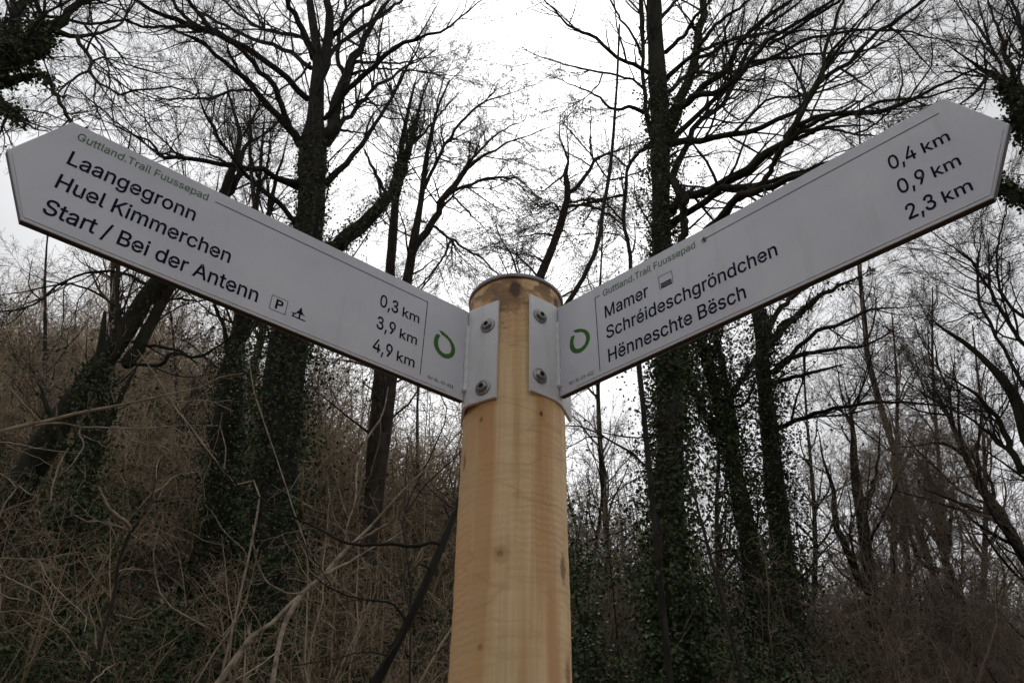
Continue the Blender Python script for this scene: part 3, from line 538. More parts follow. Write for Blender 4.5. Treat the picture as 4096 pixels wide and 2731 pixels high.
def make_sign(o, d, side, label):
    """o lower inner corner (world), d unit direction outwards, side -1 / +1"""
    o = np.asarray(o, float) + [0, 0, CAM[2]]; d = np.asarray(d, float)
    nn = np.array([d[1], -d[0], 0]);
    if nn @ (CAM - o) < 0: nn = -nn
    zz = np.array([0, 0, 1.0])
    rd = d if side > 0 else -d                              # reading direction
    LN, TP = 0.5395, 0.039
    def at(u, v, h=0.0): return o + d * u + zz * v + nn * h
    # board: bevelled pentagon plate
    out = [(0.001, 0), (LN, 0), (LN + TP - 0.002, BH / 2 - 0.0035), (LN + TP, BH / 2), (LN + TP - 0.002, BH / 2 + 0.0035), (LN, BH), (0.001, BH)]
    P = np.array(out); cen = P.mean(0)
    ins = P + norm(cen - P) * 0.0012
    rings = [(ins, 0.0), (P, -0.0008), (P, -0.0084), (ins, -0.0092)]
    V = []; 
    for q, h in rings: V += [at(u, v, h) for u, v in q]
    V = np.array(V); n_ = len(P); F = []
    for i in range(3):
        j = np.arange(n_); jn = (j + 1) % n_
        F.append(np.stack([i * n_ + j, i * n_ + jn, (i + 1) * n_ + jn, (i + 1) * n_ + j], 1))
    board = make_mesh('fingerboard', V, [np.concatenate(F), np.arange(n_)[None], (3 * n_ + np.arange(n_))[None]], [M['board'], M['shaded_board_edge']], post_root, BASE,
                      mat_idx=[0] * n_ + [1] * n_ + [0] * n_ + [0, 0])
    board['label'] = label
    # rim strip: the film's raised lip along the lower edge and the point
    for (a0, a1) in (((0.03, 0.0042), (LN - 0.002, 0.0042)), ((LN - 0.001, 0.0046), (LN + TP - 0.006, BH / 2 - 0.002))):
        a0 = np.array(a0); a1 = np.array(a1); t = (a1 - a0) / np.linalg.norm(a1 - a0); w = np.array([-t[1], t[0]]) * 0.0005
        Q = [at(*(a0 + w), 0.0002), at(*(a1 + w), 0.0002), at(*(a1), 0.0007), at(*(a0), 0.0007), at(*(a0 - w), 0.0002), at(*(a1 - w), 0.0002)]
        make_mesh('edge_lip', np.array(Q), [np.array([[0, 1, 2, 3], [3, 2, 5, 4]])], M['board'], board, BASE)
    H0 = 0.00025
    def put(name, V2, F2, mt):
        """V2 in board metres, (u, v)"""
        Vw = np.array([at(u, v, H0) for u, v in V2]); make_mesh(name, Vw, F2, mt, board, BASE)
    def line(text, u0, u1, v, cap, mt, bold):
        g, x0, x1 = text_polys(text, bold); V2, F2 = tess(g)
        s = (V2[:, 0] - x0) / (x1 - x0); u = u0 + (u1 - u0) * s
        put('lettering', np.stack([u, v + V2[:, 1] * cap / 509.0], 1), [F2], mt)
    def strip(pts, w, mt, name='rule_line'):
        for p, q in zip(pts[:-1], pts[1:]):
            p = np.array(p); q = np.array(q); t = (q - p) / np.linalg.norm(q - p); wv = np.array([-t[1], t[0]]) * w / 2
            p = p - t * w / 2; q = q + t * w / 2
            put(name, [p + wv, q + wv, q - wv, p - wv], [np.array([[0, 1, 2, 3]])], mt)
    def km(num, v, ua, ub):                                  # big figures, smaller unit, right aligned
        e = (ub - ua); line(num, ua, ua + e * 0.455, v, 0.0195, M['navy'], 10); line('km', ua + e * 0.565, ub, v, 0.0150, M['navy'], 10)
    lg = np.array([(665, 435), (760, 480), (880, 580), (980, 700), (1045, 820), (1070, 930), (1060, 1030), (1010, 1110), (920, 1155), (830, 1150), (740, 1110), (650, 1030), (580, 930), (540, 820), (530, 740), (545, 640), (580, 560), (605, 530), (640, 545), (685, 560), (692, 590), (650, 670), (640, 760), (655, 860), (690, 940), (750, 1000), (820, 1035), (910, 1035), (955, 990), (975, 920), (965, 840), (930, 740), (870, 660), (790, 590), (730, 545)], float)
    if side < 0:
        line('Guttland.Trail Fuussepad', .5288, .3828, .1287, .0107, M['green2'], 7)
        line('Laangegronn', .5270, .3895, .0911, .0195, M['navy'], 10)
        line('Huel Kimmerchen', .5270, .3389, .0552, .0195, M['navy'], 10)
        line('Start / Bei der Antenn', .5270, .2970, .0185, .0195, M['navy'], 10)
        strip([(.3737, .1328), (.0709, .1333)], .0010, M['navy']); strip([(.0709, .1333), (.0716, .0133)], .0010, M['navy'])
        km('0,3', .0910, .1425, .0811); km('3,9', .0550, .1430, .0812); km('4,9', .0190, .1437, .0813)
        strip([(.2814, .0375), (.2616, .0375), (.2616, .0176), (.2814, .0176), (.2814, .0375)], .0006, M['navy'], 'parking_box')
        line('P', .2752, .2660, .0208, .0136, M['navy'], 13)
        tree = [(.2440, .0350), (.2424, .0308), (.2432, .0308), (.2408, .0276), (.2418, .0276), (.2384, .0258), (.2432, .0262), (.2432, .0208), (.2448, .0208), (.2448, .0262), (.2490, .0252), (.2466, .0276), (.2474, .0276), (.2450, .0308), (.2458, .0308)]
        tree = np.array(tree); tree[:, 0] = .2440 + (tree[:, 0] - .2440) * 1.35; tree[:, 1] = .0204 + (tree[:, 1] - .0204) * 1.15
        V2, F2 = tess([[tree]]); put('picnic_symbol', V2, [F2], M['navy'])
        strip([(.2530, .0204), (.2366, .0204)], .0014, M['navy'], 'picnic_symbol'); strip([(.2538, .0248), (.2494, .0248)], .0014, M['navy'], 'picnic_symbol'); strip([(.2516, .0248), (.2516, .0204)], .0014, M['navy'], 'picnic_symbol')
        px = 1650 + lg[:, 0] / 6.27; py = 1250 + lg[:, 1] / 6.27
        L2 = []
        for x, y in zip(px, py):
            r = ray(x, y); t = ((o - CAM) @ nn) / (r @ nn); Pw = CAM + r * t - o; L2.append((Pw @ d, Pw[2]))
        make_sign.logo = np.array(L2)
        line('GU-SL-03-A01', .0601, .0191, .0121, .0047, M['navy'], 3)
    else:
        L2 = make_sign.logo.copy(); L2[:, 0] = 0.0768 - L2[:, 0]
        line('Guttland.Trail Fuussepad', .0830, .2303, .1272, .0110, M['green2'], 7)
        line('Mamer', .0840, .1545, .0895, .0200, M['navy'], 10)
        line('Schréideschgröndchen', .0840, .3292, .0550, .0198, M['navy'], 10)
        line('Hënneschte Bësch', .0845, .2825, .0175, .0200, M['navy'], 10)
        strip([(.0775, .1324), (.0691, .1324)], .0010, M['navy']); strip([(.0691, .1324), (.0700, .0112)], .0010, M['navy']); strip([(.2402, .1333), (.5288, .1333)], .0010, M['navy'])
        km('0,4', .0915, .4677, .5287); km('0,9', .0550, .4676, .5283); km('2,3', .0190, .4664, .5282)
        strip([(.1720, .1110), (.1922, .1106), (.1922, .0908), (.1722, .0908), (.1720, .1110)], .0006, M['navy'], 'swimming_box')
        for v0 in (.0962, .0934, .0996 - .009):
            uu = np.linspace(.1740, .1904, 25); vv = v0 + .0004 * np.sin((uu - .174) / .0164 * 2 * np.pi * 4) + .0026
            V2 = np.concatenate([np.stack([uu, vv], 1), np.stack([uu, vv - .0019], 1)]); j = np.arange(24)
            put('swimming_symbol', V2, [np.stack([j, j + 1, j + 26, j + 25], 1)], M['navy'])
        line('GU-SL-03-A02', .0183, .0589, .0108, .0050, M['navy'], 3)
    V2, F2 = tess([[np.array(L2)]]); put('ring_logo', V2, [F2], M['green'])

    # bracket: obtuse steel angle hugging the post, the board welded to its ridge
    c2 = np.array([AX, AY]); rel = o[:2] - c2; dist = np.linalg.norm(rel); rr = PR + 0.0008
    tl = math.sqrt(max(dist ** 2 - rr ** 2, 1e-6)); be = math.asin(min(rr / dist, 1))
    inw = -rel / dist
    def rot(v, a): return np.array([v[0] * math.cos(a) - v[1] * math.sin(a), v[0] * math.sin(a) + v[1] * math.cos(a)])
    t1, t2 = rot(inw, be), rot(inw, -be)
    fr, bk = (t1, t2) if t1[1] < t2[1] else (t2, t1)         # front flange goes towards the camera
    rg = o[:2] + inw * 0.0015
    LF, LB, TK = 0.050, 0.052, 0.0042
    prof = [rg + fr * LF]
    for s in np.linspace(1, 0, 4): prof.append(rg + fr * 0.010 * s + bk * 0.0 + inw * 0.0022 * (1 - s) ** 2)
    for s in np.linspace(0.25, 1, 4): prof.append(rg + bk * 0.010 * s + inw * 0.0022 * (1 - s) ** 2)
    prof.append(rg + bk * LB); prof = np.array(prof)
    tg = np.gradient(prof, axis=0); tg /= np.linalg.norm(tg, axis=1)[:, None]; nr = np.stack([tg[:, 1], -tg[:, 0]], 1)
    if nr[4] @ rel < 0: nr = -nr
    inner, outer = prof, prof + nr * TK
    z0, z1 = o[2] - 0.010, o[2] + BH + 0.001
    n_ = len(prof); V = []
    bv = 0.0006
    for q, z in ((inner, z0), (outer - nr * bv, z0), (outer, z0 + bv), (outer, z1 - bv), (outer - nr * bv, z1), (inner, z1)):
        V += [(x, y, z) for x, y in q]
    V = np.array(V); F = []
    for rI in range(6):
        j = np.arange(n_ - 1); a_ = rI * n_; b2 = ((rI + 1) % 6) * n_
        F.append(np.stack([a_ + j, a_ + j + 1, b2 + j + 1, b2 + j], 1))
    ends = np.array([[k_ * n_ for k_ in range(6)], [k_ * n_ + n_ - 1 for k_ in range(5, -1, -1)]])
    br = make_mesh('bracket', V, [np.concatenate(F), ends], M['galv'], board, BASE)
    # weld bead along the ridge
    vv = np.linspace(0.012, BH - 0.026, 46)
    bead = np.stack([np.full(46, 0.0), np.full(46, 0.0), vv], 1) + o + np.append(outer[4] - o[:2], 0) + nn * 0.0012 + np.append(-inw * 0.0004, 0)
    rb = 0.0036 + 0.0005 * np.sin(vv * 900) + 0.0004 * np.sin(vv * 330 + 2); rb[0] *= .35; rb[-1] *= .35; rb[1] *= 1.25; rb[-2] *= 1.2
    Vb, Fb = tubes(bead[None], rb[None], 10)
    make_mesh('weld_bead', Vb, [Fb], M['galv'], board, BASE, smooth=True)
    # screws on the front flange
    fn = outer[1] - inner[1]; fn = np.append(fn / np.linalg.norm(fn), 0); fp0 = np.append(outer[1], 0)
    ft = np.append(fr, 0)
    for (sx, sy) in ([(1951, 1302), (1932, 1550)] if side < 0 else [(2160, 1264), (2159, 1503)]):
        r = ray(sx, sy); t = ((fp0 - CAM) @ fn) / (r @ fn); c = CAM + r * t
        q = ft * 1.0; w = np.cross(fn, q)
        star = lambda t_: 0.0027 + 0.00045 * np.cos(6 * t_)
        V, F = lathe([(0.0089, 0.0), (0.0090, 0.0008), (0.0089, 0.0013), (0.0088, 0.0014), (0.0067, 0.0016), (0.0064, 0.0017), (0.0063, 0.0019), (0.0062, 0.0034), (0.0058, 0.0047), (0.0049, 0.0057), (0.0036, 0.0062), (star, 0.0062), (star, 0.0034), (0.0001, 0.0030)], 48)
        V = V * [1.28, 1.28, 0.92]; Vw = c + V[:, :1] * q + V[:, 1:2] * w + V[:, 2:] * fn
        make_mesh('screw', Vw, [F], [M['screw'], M['torx']], board, BASE, smooth=True, mat_idx=np.where(np.arange(len(F)) // 48 >= 11, 1, 0))
    return board
a1, a2 = R(37.83), R(43.73)
make_sign((-0.0623, 0.8886, 0.538), (-math.cos(a1), -math.sin(a1), 0), -1, 'fingerboard pointing to the left, reading Laangegronn, Huel Kimmerchen, Start / Bei der Antenn')
make_sign((0.0644, 0.8862, 0.5459), (math.cos(a2), -math.sin(a2), 0), 1, 'fingerboard pointing to the right, reading Mamer, Schréideschgröndchen, Hënneschte Bësch')
# small insect sitting on the right board's rule line
def insect():
    o = np.array([0.0644, 0.8862, 0.5459 + CAM[2]]); d = np.array([math.cos(a2), -math.sin(a2), 0]); nn = np.array([d[1], -d[0], 0]); zz = np.array([0, 0, 1.])
    if nn @ (CAM - o) < 0: nn = -nn
    def at(u, v, h): return o + d * u + zz * v + nn * h
    segs = [[(.2441, .1275, .0012), (.2440, .1300, .0016), (.2438, .1330, .0016), (.2436, .1362, .0009)]]
    rs = [[.0005, .0011, .0013, .0004]]
    for (p, q) in (((.2440, .1322), (.2406, .1340)), ((.2440, .1318), (.2402, .1305)), ((.2440, .1310), (.2412, .1280)), ((.2440, .1322), (.2476, .1338)), ((.2440, .1318), (.2478, .1308)), ((.2440, .1310), (.2470, .1285))):
        mx, my = (p[0] + q[0]) / 2, (p[1] + q[1]) / 2
        segs.append([(*p, .0014), (mx, my + .0006, .0022), (q[0] * .8 + mx * .2, q[1] * .8 + my * .2, .0012), (*q, .0005)]); rs.append([.0003, .00025, .0002, .00015])
    P = np.array([[at(*c) for c in s] for s in segs]); V, F = tubes(P, np.array(rs), 6)
    ob = make_mesh('insect', V, [F], M['dead_leaf'], None, o + d * .244 + zz * .13, smooth=True)
    ob.location = tuple(o + d * .244 + zz * .13); ob['label'] = 'tiny brown insect on the thin line of the right fingerboard'; ob['category'] = 'insect'
insect()

# ------------------------------------------------------------------ the trees, traced limb by limb
# beech behind the left board
Y = 13.0
tB = np.concatenate([tr('p', [(1060, 2731, 190), (1085, 2300, 180), (1110, 1900, 170), (1135, 1500, 160), (1190, 1150, 125)], Y), tr('b', [(1290, 1500, 195), (1300, 1200, 190), (1312, 1000, 180), (1325, 840, 125), (1335, 650, 100), (1345, 450, 75), (1322, 250, 60), (1292, 60, 52), (1278, -120, 45), (1270, -500, 25), (1268, -900, 8)], Y)])
b = lambda pts, d0=0.0, d1=0.0: tr('b', pts, Y + d0, Y + d1)
limbsB = [
 b([(1385, 980, 120), (1470, 820, 92), (1510, 620, 78), (1550, 500, 72), (1600, 390, 58), (1640, 310, 45), (1720, 180, 35), (1800, 60, 26), (1900, -60, 18), (1990, -220, 8)], 0, 1),
 b([(1350, 560, 70), (1395, 400, 70), (1430, 220, 66), (1420, 60, 52), (1410, -160, 40), (1420, -500, 10)], 0, -.5),
 b([(1530, 520, 40), (1492, 450, 32), (1482, 300, 30), (1500, 180, 26), (1545, 10, 20), (1580, -160, 10)], .3, 1.5),
 b([(1270, 690, 46), (1180, 600, 45), (1080, 500, 42), (960, 430, 42), (840, 340, 45), (700, 270, 46), (600, 230, 52), (500, 190, 44), (330, 140, 34), (180, 80, 28), (80, 10, 24), (-60, -90, 12)], 0, -3),
 b([(610, 235, 42), (560, 150, 35), (480, 60, 28), (430, -30, 24), (360, -160, 10)], -2.2, -3), b([(530, 200, 36), (420, 120, 30), (350, 30, 24), (290, -60, 20), (220, -170, 8)], -2.4, -2.8),
 b([(440, 180, 26), (250, 190, 20), (120, 180, 18), (0, 140, 14), (-120, 60, 8)], -2.6, -4),
 b([(1150, 900, 46), (1105, 790, 42), (1080, 690, 42), (1010, 560, 40), (920, 470, 35), (840, 380, 32), (740, 290, 24), (600, 200, 14)], -.3, -2),
 b([(1220, 1010, 66), (1150, 900, 55), (1080, 840, 50), (980, 700, 45), (880, 600, 42), (790, 520, 38), (700, 440, 32), (620, 370, 28), (540, 300, 25), (420, 250, 18), (300, 190, 10)], 0, -2.5),
 b([(1295, 475, 36), (1200, 400, 32), (1080, 340, 30), (930, 290, 28), (830, 240, 25), (700, 180, 22), (580, 110, 18), (420, 40, 8)], 0, 2),
 b([(1315, 320, 32), (1220, 260, 28), (1100, 235, 26), (990, 210, 24), (900, 180, 22), (800, 110, 18), (700, 20, 15), (620, -80, 8)], 0, 1.5),
 b([(1315, 410, 55), (1260, 280, 46), (1200, 130, 40), (1130, 10, 36), (1060, -160, 20), (1000, -350, 8)], 0, -2),
 b([(1215, 1295, 75), (1090, 1260, 46), (960, 1190, 38), (800, 1155, 36), (600, 1140, 34), (400, 1105, 30), (255, 1085, 28), (230, 1060, 22), (170, 990, 16), (80, 940, 14), (-60, 880, 8)], 0, -4),
 b([(1215, 1570, 40), (1080, 1420, 36), (960, 1330, 34), (850, 1220, 30), (770, 1140, 26), (680, 1010, 26), (610, 890, 26), (560, 800, 20), (520, 690, 10)], 0, -3),
 b([(890, 630, 22), (760, 640, 18), (600, 680, 20), (400, 690, 12), (200, 705, 8)], -1, -3),
 b([(1400, 1280, 54), (1500, 1180, 45), (1600, 1080, 38), (1690, 950, 32), (1760, 850, 26), (1820, 740, 22), (1900, 600, 20), (2000, 420, 14), (2080, 250, 8)], 0, 1),
 b([(1390, 830, 30), (1500, 690, 36), (1600, 580, 40), (1700, 490, 38), (1800, 410, 34), (1920, 310, 30), (2080, 260, 22), (2240, 200, 16), (2420, 60, 10)], 0, -1.5),
 b([(1470, 920, 46), (1560, 800, 32), (1650, 720, 30), (1720, 620, 26), (1830, 560, 22), (1950, 470, 16), (2080, 400, 8)], 0, 2), b([(1490, 905, 22), (1590, 920, 14), (1660, 928, 9)], 0, .5),
 b([(1440, 260, 40), (1600, 100, 30), (1720, 10, 25), (1900, -130, 12)], 0, -1), b([(1390, 410, 32), (1560, 260, 28), (1700, 170, 25), (1850, 60, 22), (2010, -60, 12)], 0, .8),
 b([(1590, 440, 24), (1750, 435, 18), (1920, 440, 14), (2120, 400, 8)], .3, 2), b([(1580, 520, 22), (1720, 480, 16), (1920, 492, 12), (2180, 520, 8)], .3, -2),
 tr('p', [(1240, 1040, 70), (1330, 985, 64), (1410, 930, 60), (1500, 860, 52), (1560, 770, 40), (1600, 680, 26), (1640, 560, 12)], Y, Y + .6),
 b([(1290, 440, 20), (1200, 560, 14), (1120, 600, 13), (1020, 660, 11), (900, 640, 8)], 0, -1),
]
build_tree('beech_tree', 'large many-limbed bare tree with ivy at its foot behind the left fingerboard', to_ground(tB), limbsB, 11, 'bark', dens=(2.3, 2.6, 0), ivy=[(19000, .34, .0, .40), (2500, .10, .40, .55)], limb_ivy=[(23, 3200, .16), (0, 300, .08), (15, 260, .08)], leaf=700, lens=(.36, .42, .45), flat=.3)

# straight ivy-clad tree behind the right board, limbs sweeping to the upper right
Y = 11.0
d_ = lambda pts, a=0.0, c=0.0: tr('d', pts, Y + a, Y + c)
e_ = lambda pts, a=0.0, c=0.0: tr('e', pts, Y + a, Y + c)
tG = np.concatenate([tr('f', [(555, 1568, 185), (540, 1300, 165), (522, 1000, 150), (520, 700, 130), (528, 400, 115), (520, 110, 112)], Y), d_([(700, 1500, 118), (695, 1300, 115), (690, 1000, 115), (690, 700, 118), (670, 400, 108), (655, 150, 98), (648, -40, 88), (640, -300, 60), (632, -650, 30), (630, -900, 10)])])
limbsG = [
 d_([(740, 830, 80), (790, 700, 70), (850, 560, 60), (900, 380, 55), (930, 200, 50), (950, 60, 46), (955, -140, 36), (970, -500, 10)], 0, -.5),
 d_([(650, 960, 34), (605, 750, 28), (592, 500, 26), (585, 300, 24), (575, 150, 34), (562, -40, 28), (550, -300, 12)], 0, -.3),
 d_([(740, 730, 66), (850, 640, 50), (950, 560, 42), (1050, 490, 40), (1120, 390, 36), (1200, 250, 30), (1350, 120, 26), (1500, 20, 20), (1640, -80, 12)], 0, -2.5),
 d_([(880, 610, 42), (1030, 590, 36), (1130, 530, 34), (1220, 420, 30), (1350, 280, 28), (1500, 170, 24), (1725, 40, 20), (1900, -80, 10)], -1, -3),
 d_([(750, 900, 44), (880, 760, 34), (980, 680, 30), (1080, 590, 30), (1150, 490, 30), (1250, 390, 28), (1420, 370, 22), (1600, 350, 18), (1800, 330, 12)], 0, -1.5),
 d_([(730, 915, 55), (800, 905, 46), (960, 875, 40), (1150, 840, 36), (1350, 790, 32), (1500, 720, 30), (1600, 640, 30), (1680, 500, 30), (1730, 380, 28), (1820, 250, 18), (1950, 120, 10)], 0, -3),
 d_([(755, 1140, 50), (860, 930, 38), (920, 790, 36), (1000, 700, 32), (1110, 600, 28), (1200, 420, 24), (1290, 200, 20), (1400, 60, 12)], 0, 1.2),
 d_([(730, 1100, 60), (780, 1160, 52), (830, 1230, 55), (950, 1200, 55), (1060, 1165, 50), (1160, 1100, 58), (1300, 1010, 58), (1450, 910, 58), (1500, 850, 54), (1540, 760, 36), (1650, 560, 32), (1725, 430, 28), (1840, 280, 20), (1980, 100, 12)], 0, -3.5),
 d_([(735, 1340, 66), (790, 1290, 55), (840, 1240, 46), (880, 1200, 30)], 0, -.6), d_([(735, 1430, 60), (840, 1340, 42), (960, 1270, 44), (1100, 1180, 44), (1250, 1160, 36), (1420, 1130, 28), (1600, 1060, 24), (1800, 1010, 14)], 0, -3),
 d_([(845, 1620, 46), (832, 1500, 50), (836, 1380, 50), (840, 1240, 52)], -.6, -.7),
 d_([(1500, 860, 40), (1600, 800, 30), (1725, 735, 28), (1860, 690, 16), (2000, 600, 10)], -3, -4), d_([(1505, 885, 30), (1650, 830, 26), (1725, 800, 22), (1880, 790, 12)], -3, -3.4),
 d_([(1180, 1250, 44), (1340, 1130, 36), (1400, 1030, 36), (1450, 940, 36)], -2.5, -3.1),
 d_([(980, 1450, 60), (1060, 1370, 60), (1160, 1270, 50), (1340, 1190, 44), (1550, 1110, 36), (1725, 1040, 30), (1900, 980, 16)], -2, -4),
 d_([(730, 490, 34), (900, 350, 25), (1000, 300, 22), (1130, 250, 20), (1350, 210, 16), (1725, 190, 10)], 0, -2), d_([(900, 455, 24), (1080, 460, 20), (1250, 420, 16), (1450, 330, 9)], -.2, -2),
 d_([(935, 290, 28), (1050, 150, 24), (1200, 40, 18), (1340, -70, 10)], -.3, -1.5), d_([(735, 580, 30), (880, 460, 26), (990, 370, 18), (1100, 250, 10)], 0, 1),
 d_([(725, 330, 30), (850, 220, 24), (900, 120, 20), (1000, 20, 18), (1100, -90, 9)], 0, -1), d_([(690, 120, 26), (790, 10, 20), (900, -120, 10)], 0, .5), d_([(935, 360, 26), (1080, 290, 22), (1150, 250, 20), (1280, 230, 14), (1500, 150, 8)], -.3, -2.5),
 e_([(80, 960, 52), (130, 890, 40), (230, 700, 36), (340, 550, 32), (480, 440, 30), (620, 320, 28), (760, 190, 26), (960, 60, 24), (1140, -60, 14)], -3.2, -4), e_([(335, 555, 26), (350, 330, 26), (400, 200, 24), (450, 60, 22), (510, -60, 14)], -3.5, -3.9),
 e_([(110, 910, 34), (220, 840, 36), (350, 800, 32), (500, 800, 38), (640, 780, 38), (760, 770, 34), (880, 720, 28), (1000, 670, 24), (1150, 600, 20), (1400, 480, 14), (1600, 400, 7)], -3.2, -4.2),
 e_([(100, 980, 30), (200, 910, 26), (300, 890, 24), (440, 830, 22), (580, 770, 22), (700, 720, 22), (900, 690, 18), (1100, 660, 15), (1300, 610, 13), (1620, 640, 7)], -3.2, -4), e_([(-290, 930, 22), (-60, 700, 18), (160, 670, 16), (400, 610, 14), (560, 560, 12), (690, 480, 9), (820, 380, 6)], -1, -4),
 e_([(-150, 440, 26), (-40, 420, 24), (200, 280, 22), (380, 245, 22), (560, 215, 20), (740, 210, 16), (1000, 240, 12), (1240, 300, 7)], -.9, -3), e_([(-40, 310, 28), (150, 200, 24), (300, 100, 22), (430, 20, 20), (560, -80, 10)], -2.2, -3), e_([(-60, 180, 22), (130, 50, 16), (240, -60, 8)], -1.4, -2.2),
 e_([(300, 890, 22), (420, 905, 18), (560, 935, 15), (700, 945, 10)], -3.4, -3.8), e_([(560, 930, 14), (680, 880, 16), (780, 790, 16), (880, 720, 14)], -3.7, -3.9),
 d_([(620, 460, 30), (500, 400, 24), (390, 330, 24), (300, 250, 22), (200, 200, 20), (120, 160, 16), (40, 80, 12), (-60, -20, 7)], 0, -1.5), d_([(600, 570, 20), (520, 500, 16), (400, 470, 15), (330, 455, 14), (200, 430, 12), (0, 375, 8), (-120, 330, 5)], 0, -1),
 d_([(610, 715, 30), (500, 670, 24), (440, 690, 20), (360, 670, 18), (310, 610, 14), (200, 560, 10), (60, 500, 6)], 0, -.8), d_([(580, 360, 20), (530, 240, 16), (450, 130, 14), (390, 30, 12), (340, -80, 7)], 0, -.6), d_([(620, 925, 26), (560, 955, 22), (500, 1030, 18)], 0, .5),
 d_([(330, 460, 12), (310, 520, 10), (260, 580, 8), (170, 640, 6), (0, 690, 4)], -.6, -1),
]
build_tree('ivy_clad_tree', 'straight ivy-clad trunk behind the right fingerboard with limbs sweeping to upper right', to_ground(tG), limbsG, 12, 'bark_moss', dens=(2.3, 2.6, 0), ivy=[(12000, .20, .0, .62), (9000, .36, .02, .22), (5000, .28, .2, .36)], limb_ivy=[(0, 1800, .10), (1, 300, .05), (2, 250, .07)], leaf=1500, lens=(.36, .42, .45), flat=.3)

# thick ivy-clad limbs entering at the upper left edge
Y = 7.0
a_ = lambda pts, p=0.0, q=0.0: tr('a', pts, Y + p, Y + q)
l0 = a_([(-420, 860, 300), (-100, 640, 260), (100, 560, 215), (280, 430, 185), (400, 290, 125), (520, 220, 88), (610, 110, 72), (740, 30, 60), (880, -40, 55), (1050, -160, 30), (1200, -330, 10)])
bs = a_([(-420, 860, 300)])[0]
gz = float(ground(bs[0] - 1.6, bs[1])); tA = np.array([[bs[0] - 1.7, bs[1] + .3, gz - .3, .42], [bs[0] - 1.6, bs[1] + .3, gz + 1.2, .36], [bs[0] - 1.1, bs[1] + .2, bs[2] - 2.2, .33], [bs[0] - .5, bs[1], bs[2] - .7, .32], [bs[0], bs[1], bs[2], bs[3]]])
limbsA = [l0, a_([(-120, 640, 150), (0, 420, 120), (60, 330, 100), (130, 190, 90), (220, 20, 70), (270, -120, 50), (330, -400, 12)], 0, .5), a_([(360, 290, 70), (378, 170, 55), (350, 80, 45), (300, -40, 38), (240, -200, 14)], 0, -.4),
 a_([(385, 140, 34), (500, 150, 28), (640, 180, 30), (760, 215, 27), (900, 205, 25), (1100, 180, 22), (1300, 235, 19), (1560, 240, 14), (1750, 220, 8)], -.1, 1.5), a_([(490, 275, 60), (620, 310, 45), (720, 325, 35), (880, 300, 28), (1000, 265, 25), (1110, 170, 20), (1200, 20, 16), (1260, -120, 8)], -.1, .8),
 a_([(690, 325, 40), (740, 430, 35), (810, 510, 32), (825, 580, 32), (800, 640, 28), (870, 730, 22), (980, 800, 20), (1090, 850, 20), (1270, 805, 18), (1450, 800, 16), (1640, 810, 15), (1800, 875, 11), (1950, 930, 6)], 0, -1),
 a_([(805, 635, 25), (700, 680, 22), (600, 750, 20), (520, 830, 14), (380, 920, 9), (300, 1000, 5)], -.3, -1), a_([(750, 215, 22), (850, 330, 20), (930, 450, 18), (965, 600, 15), (980, 760, 12), (900, 920, 7)], .2, -.3), a_([(860, 730, 16), (845, 850, 14), (850, 940, 13), (920, 1090, 10), (985, 1240, 8)], -.4, -.5),
 a_([(40, 740, 110), (230, 680, 60), (340, 680, 45), (430, 720, 40), (490, 840, 36), (560, 960, 34), (640, 1090, 32), (740, 1250, 20)], 0, -.5), a_([(-200, 900, 120), (0, 980, 90), (80, 1000, 88), (150, 1040, 60), (190, 1080, 28), (300, 1150, 16), (420, 1180, 10)], 0, -.4), a_([(60, 1040, 30), (20, 1150, 24), (-30, 1270, 14)], -.1, -.1), a_([(30, 1130, 14), (110, 1290, 9), (160, 1380, 5)], -.1, -.3)]
build_tree('ivy_clad_tree', 'gnarled ivy-covered tree reaching in at the upper left corner', tA, limbsA, 13, 'bark_moss', dens=(3.2, 3.6, 0), limb_ivy=[(0, 4200, .12, .45), (1, 1300, .09, .7), (9, 260, .05, .4), (10, 420, .07, .6)], leaf=300, lens=(.34, .40, .42), wig=.2, twig_from_trunk=False, leaf_size=.045, spr=.5)

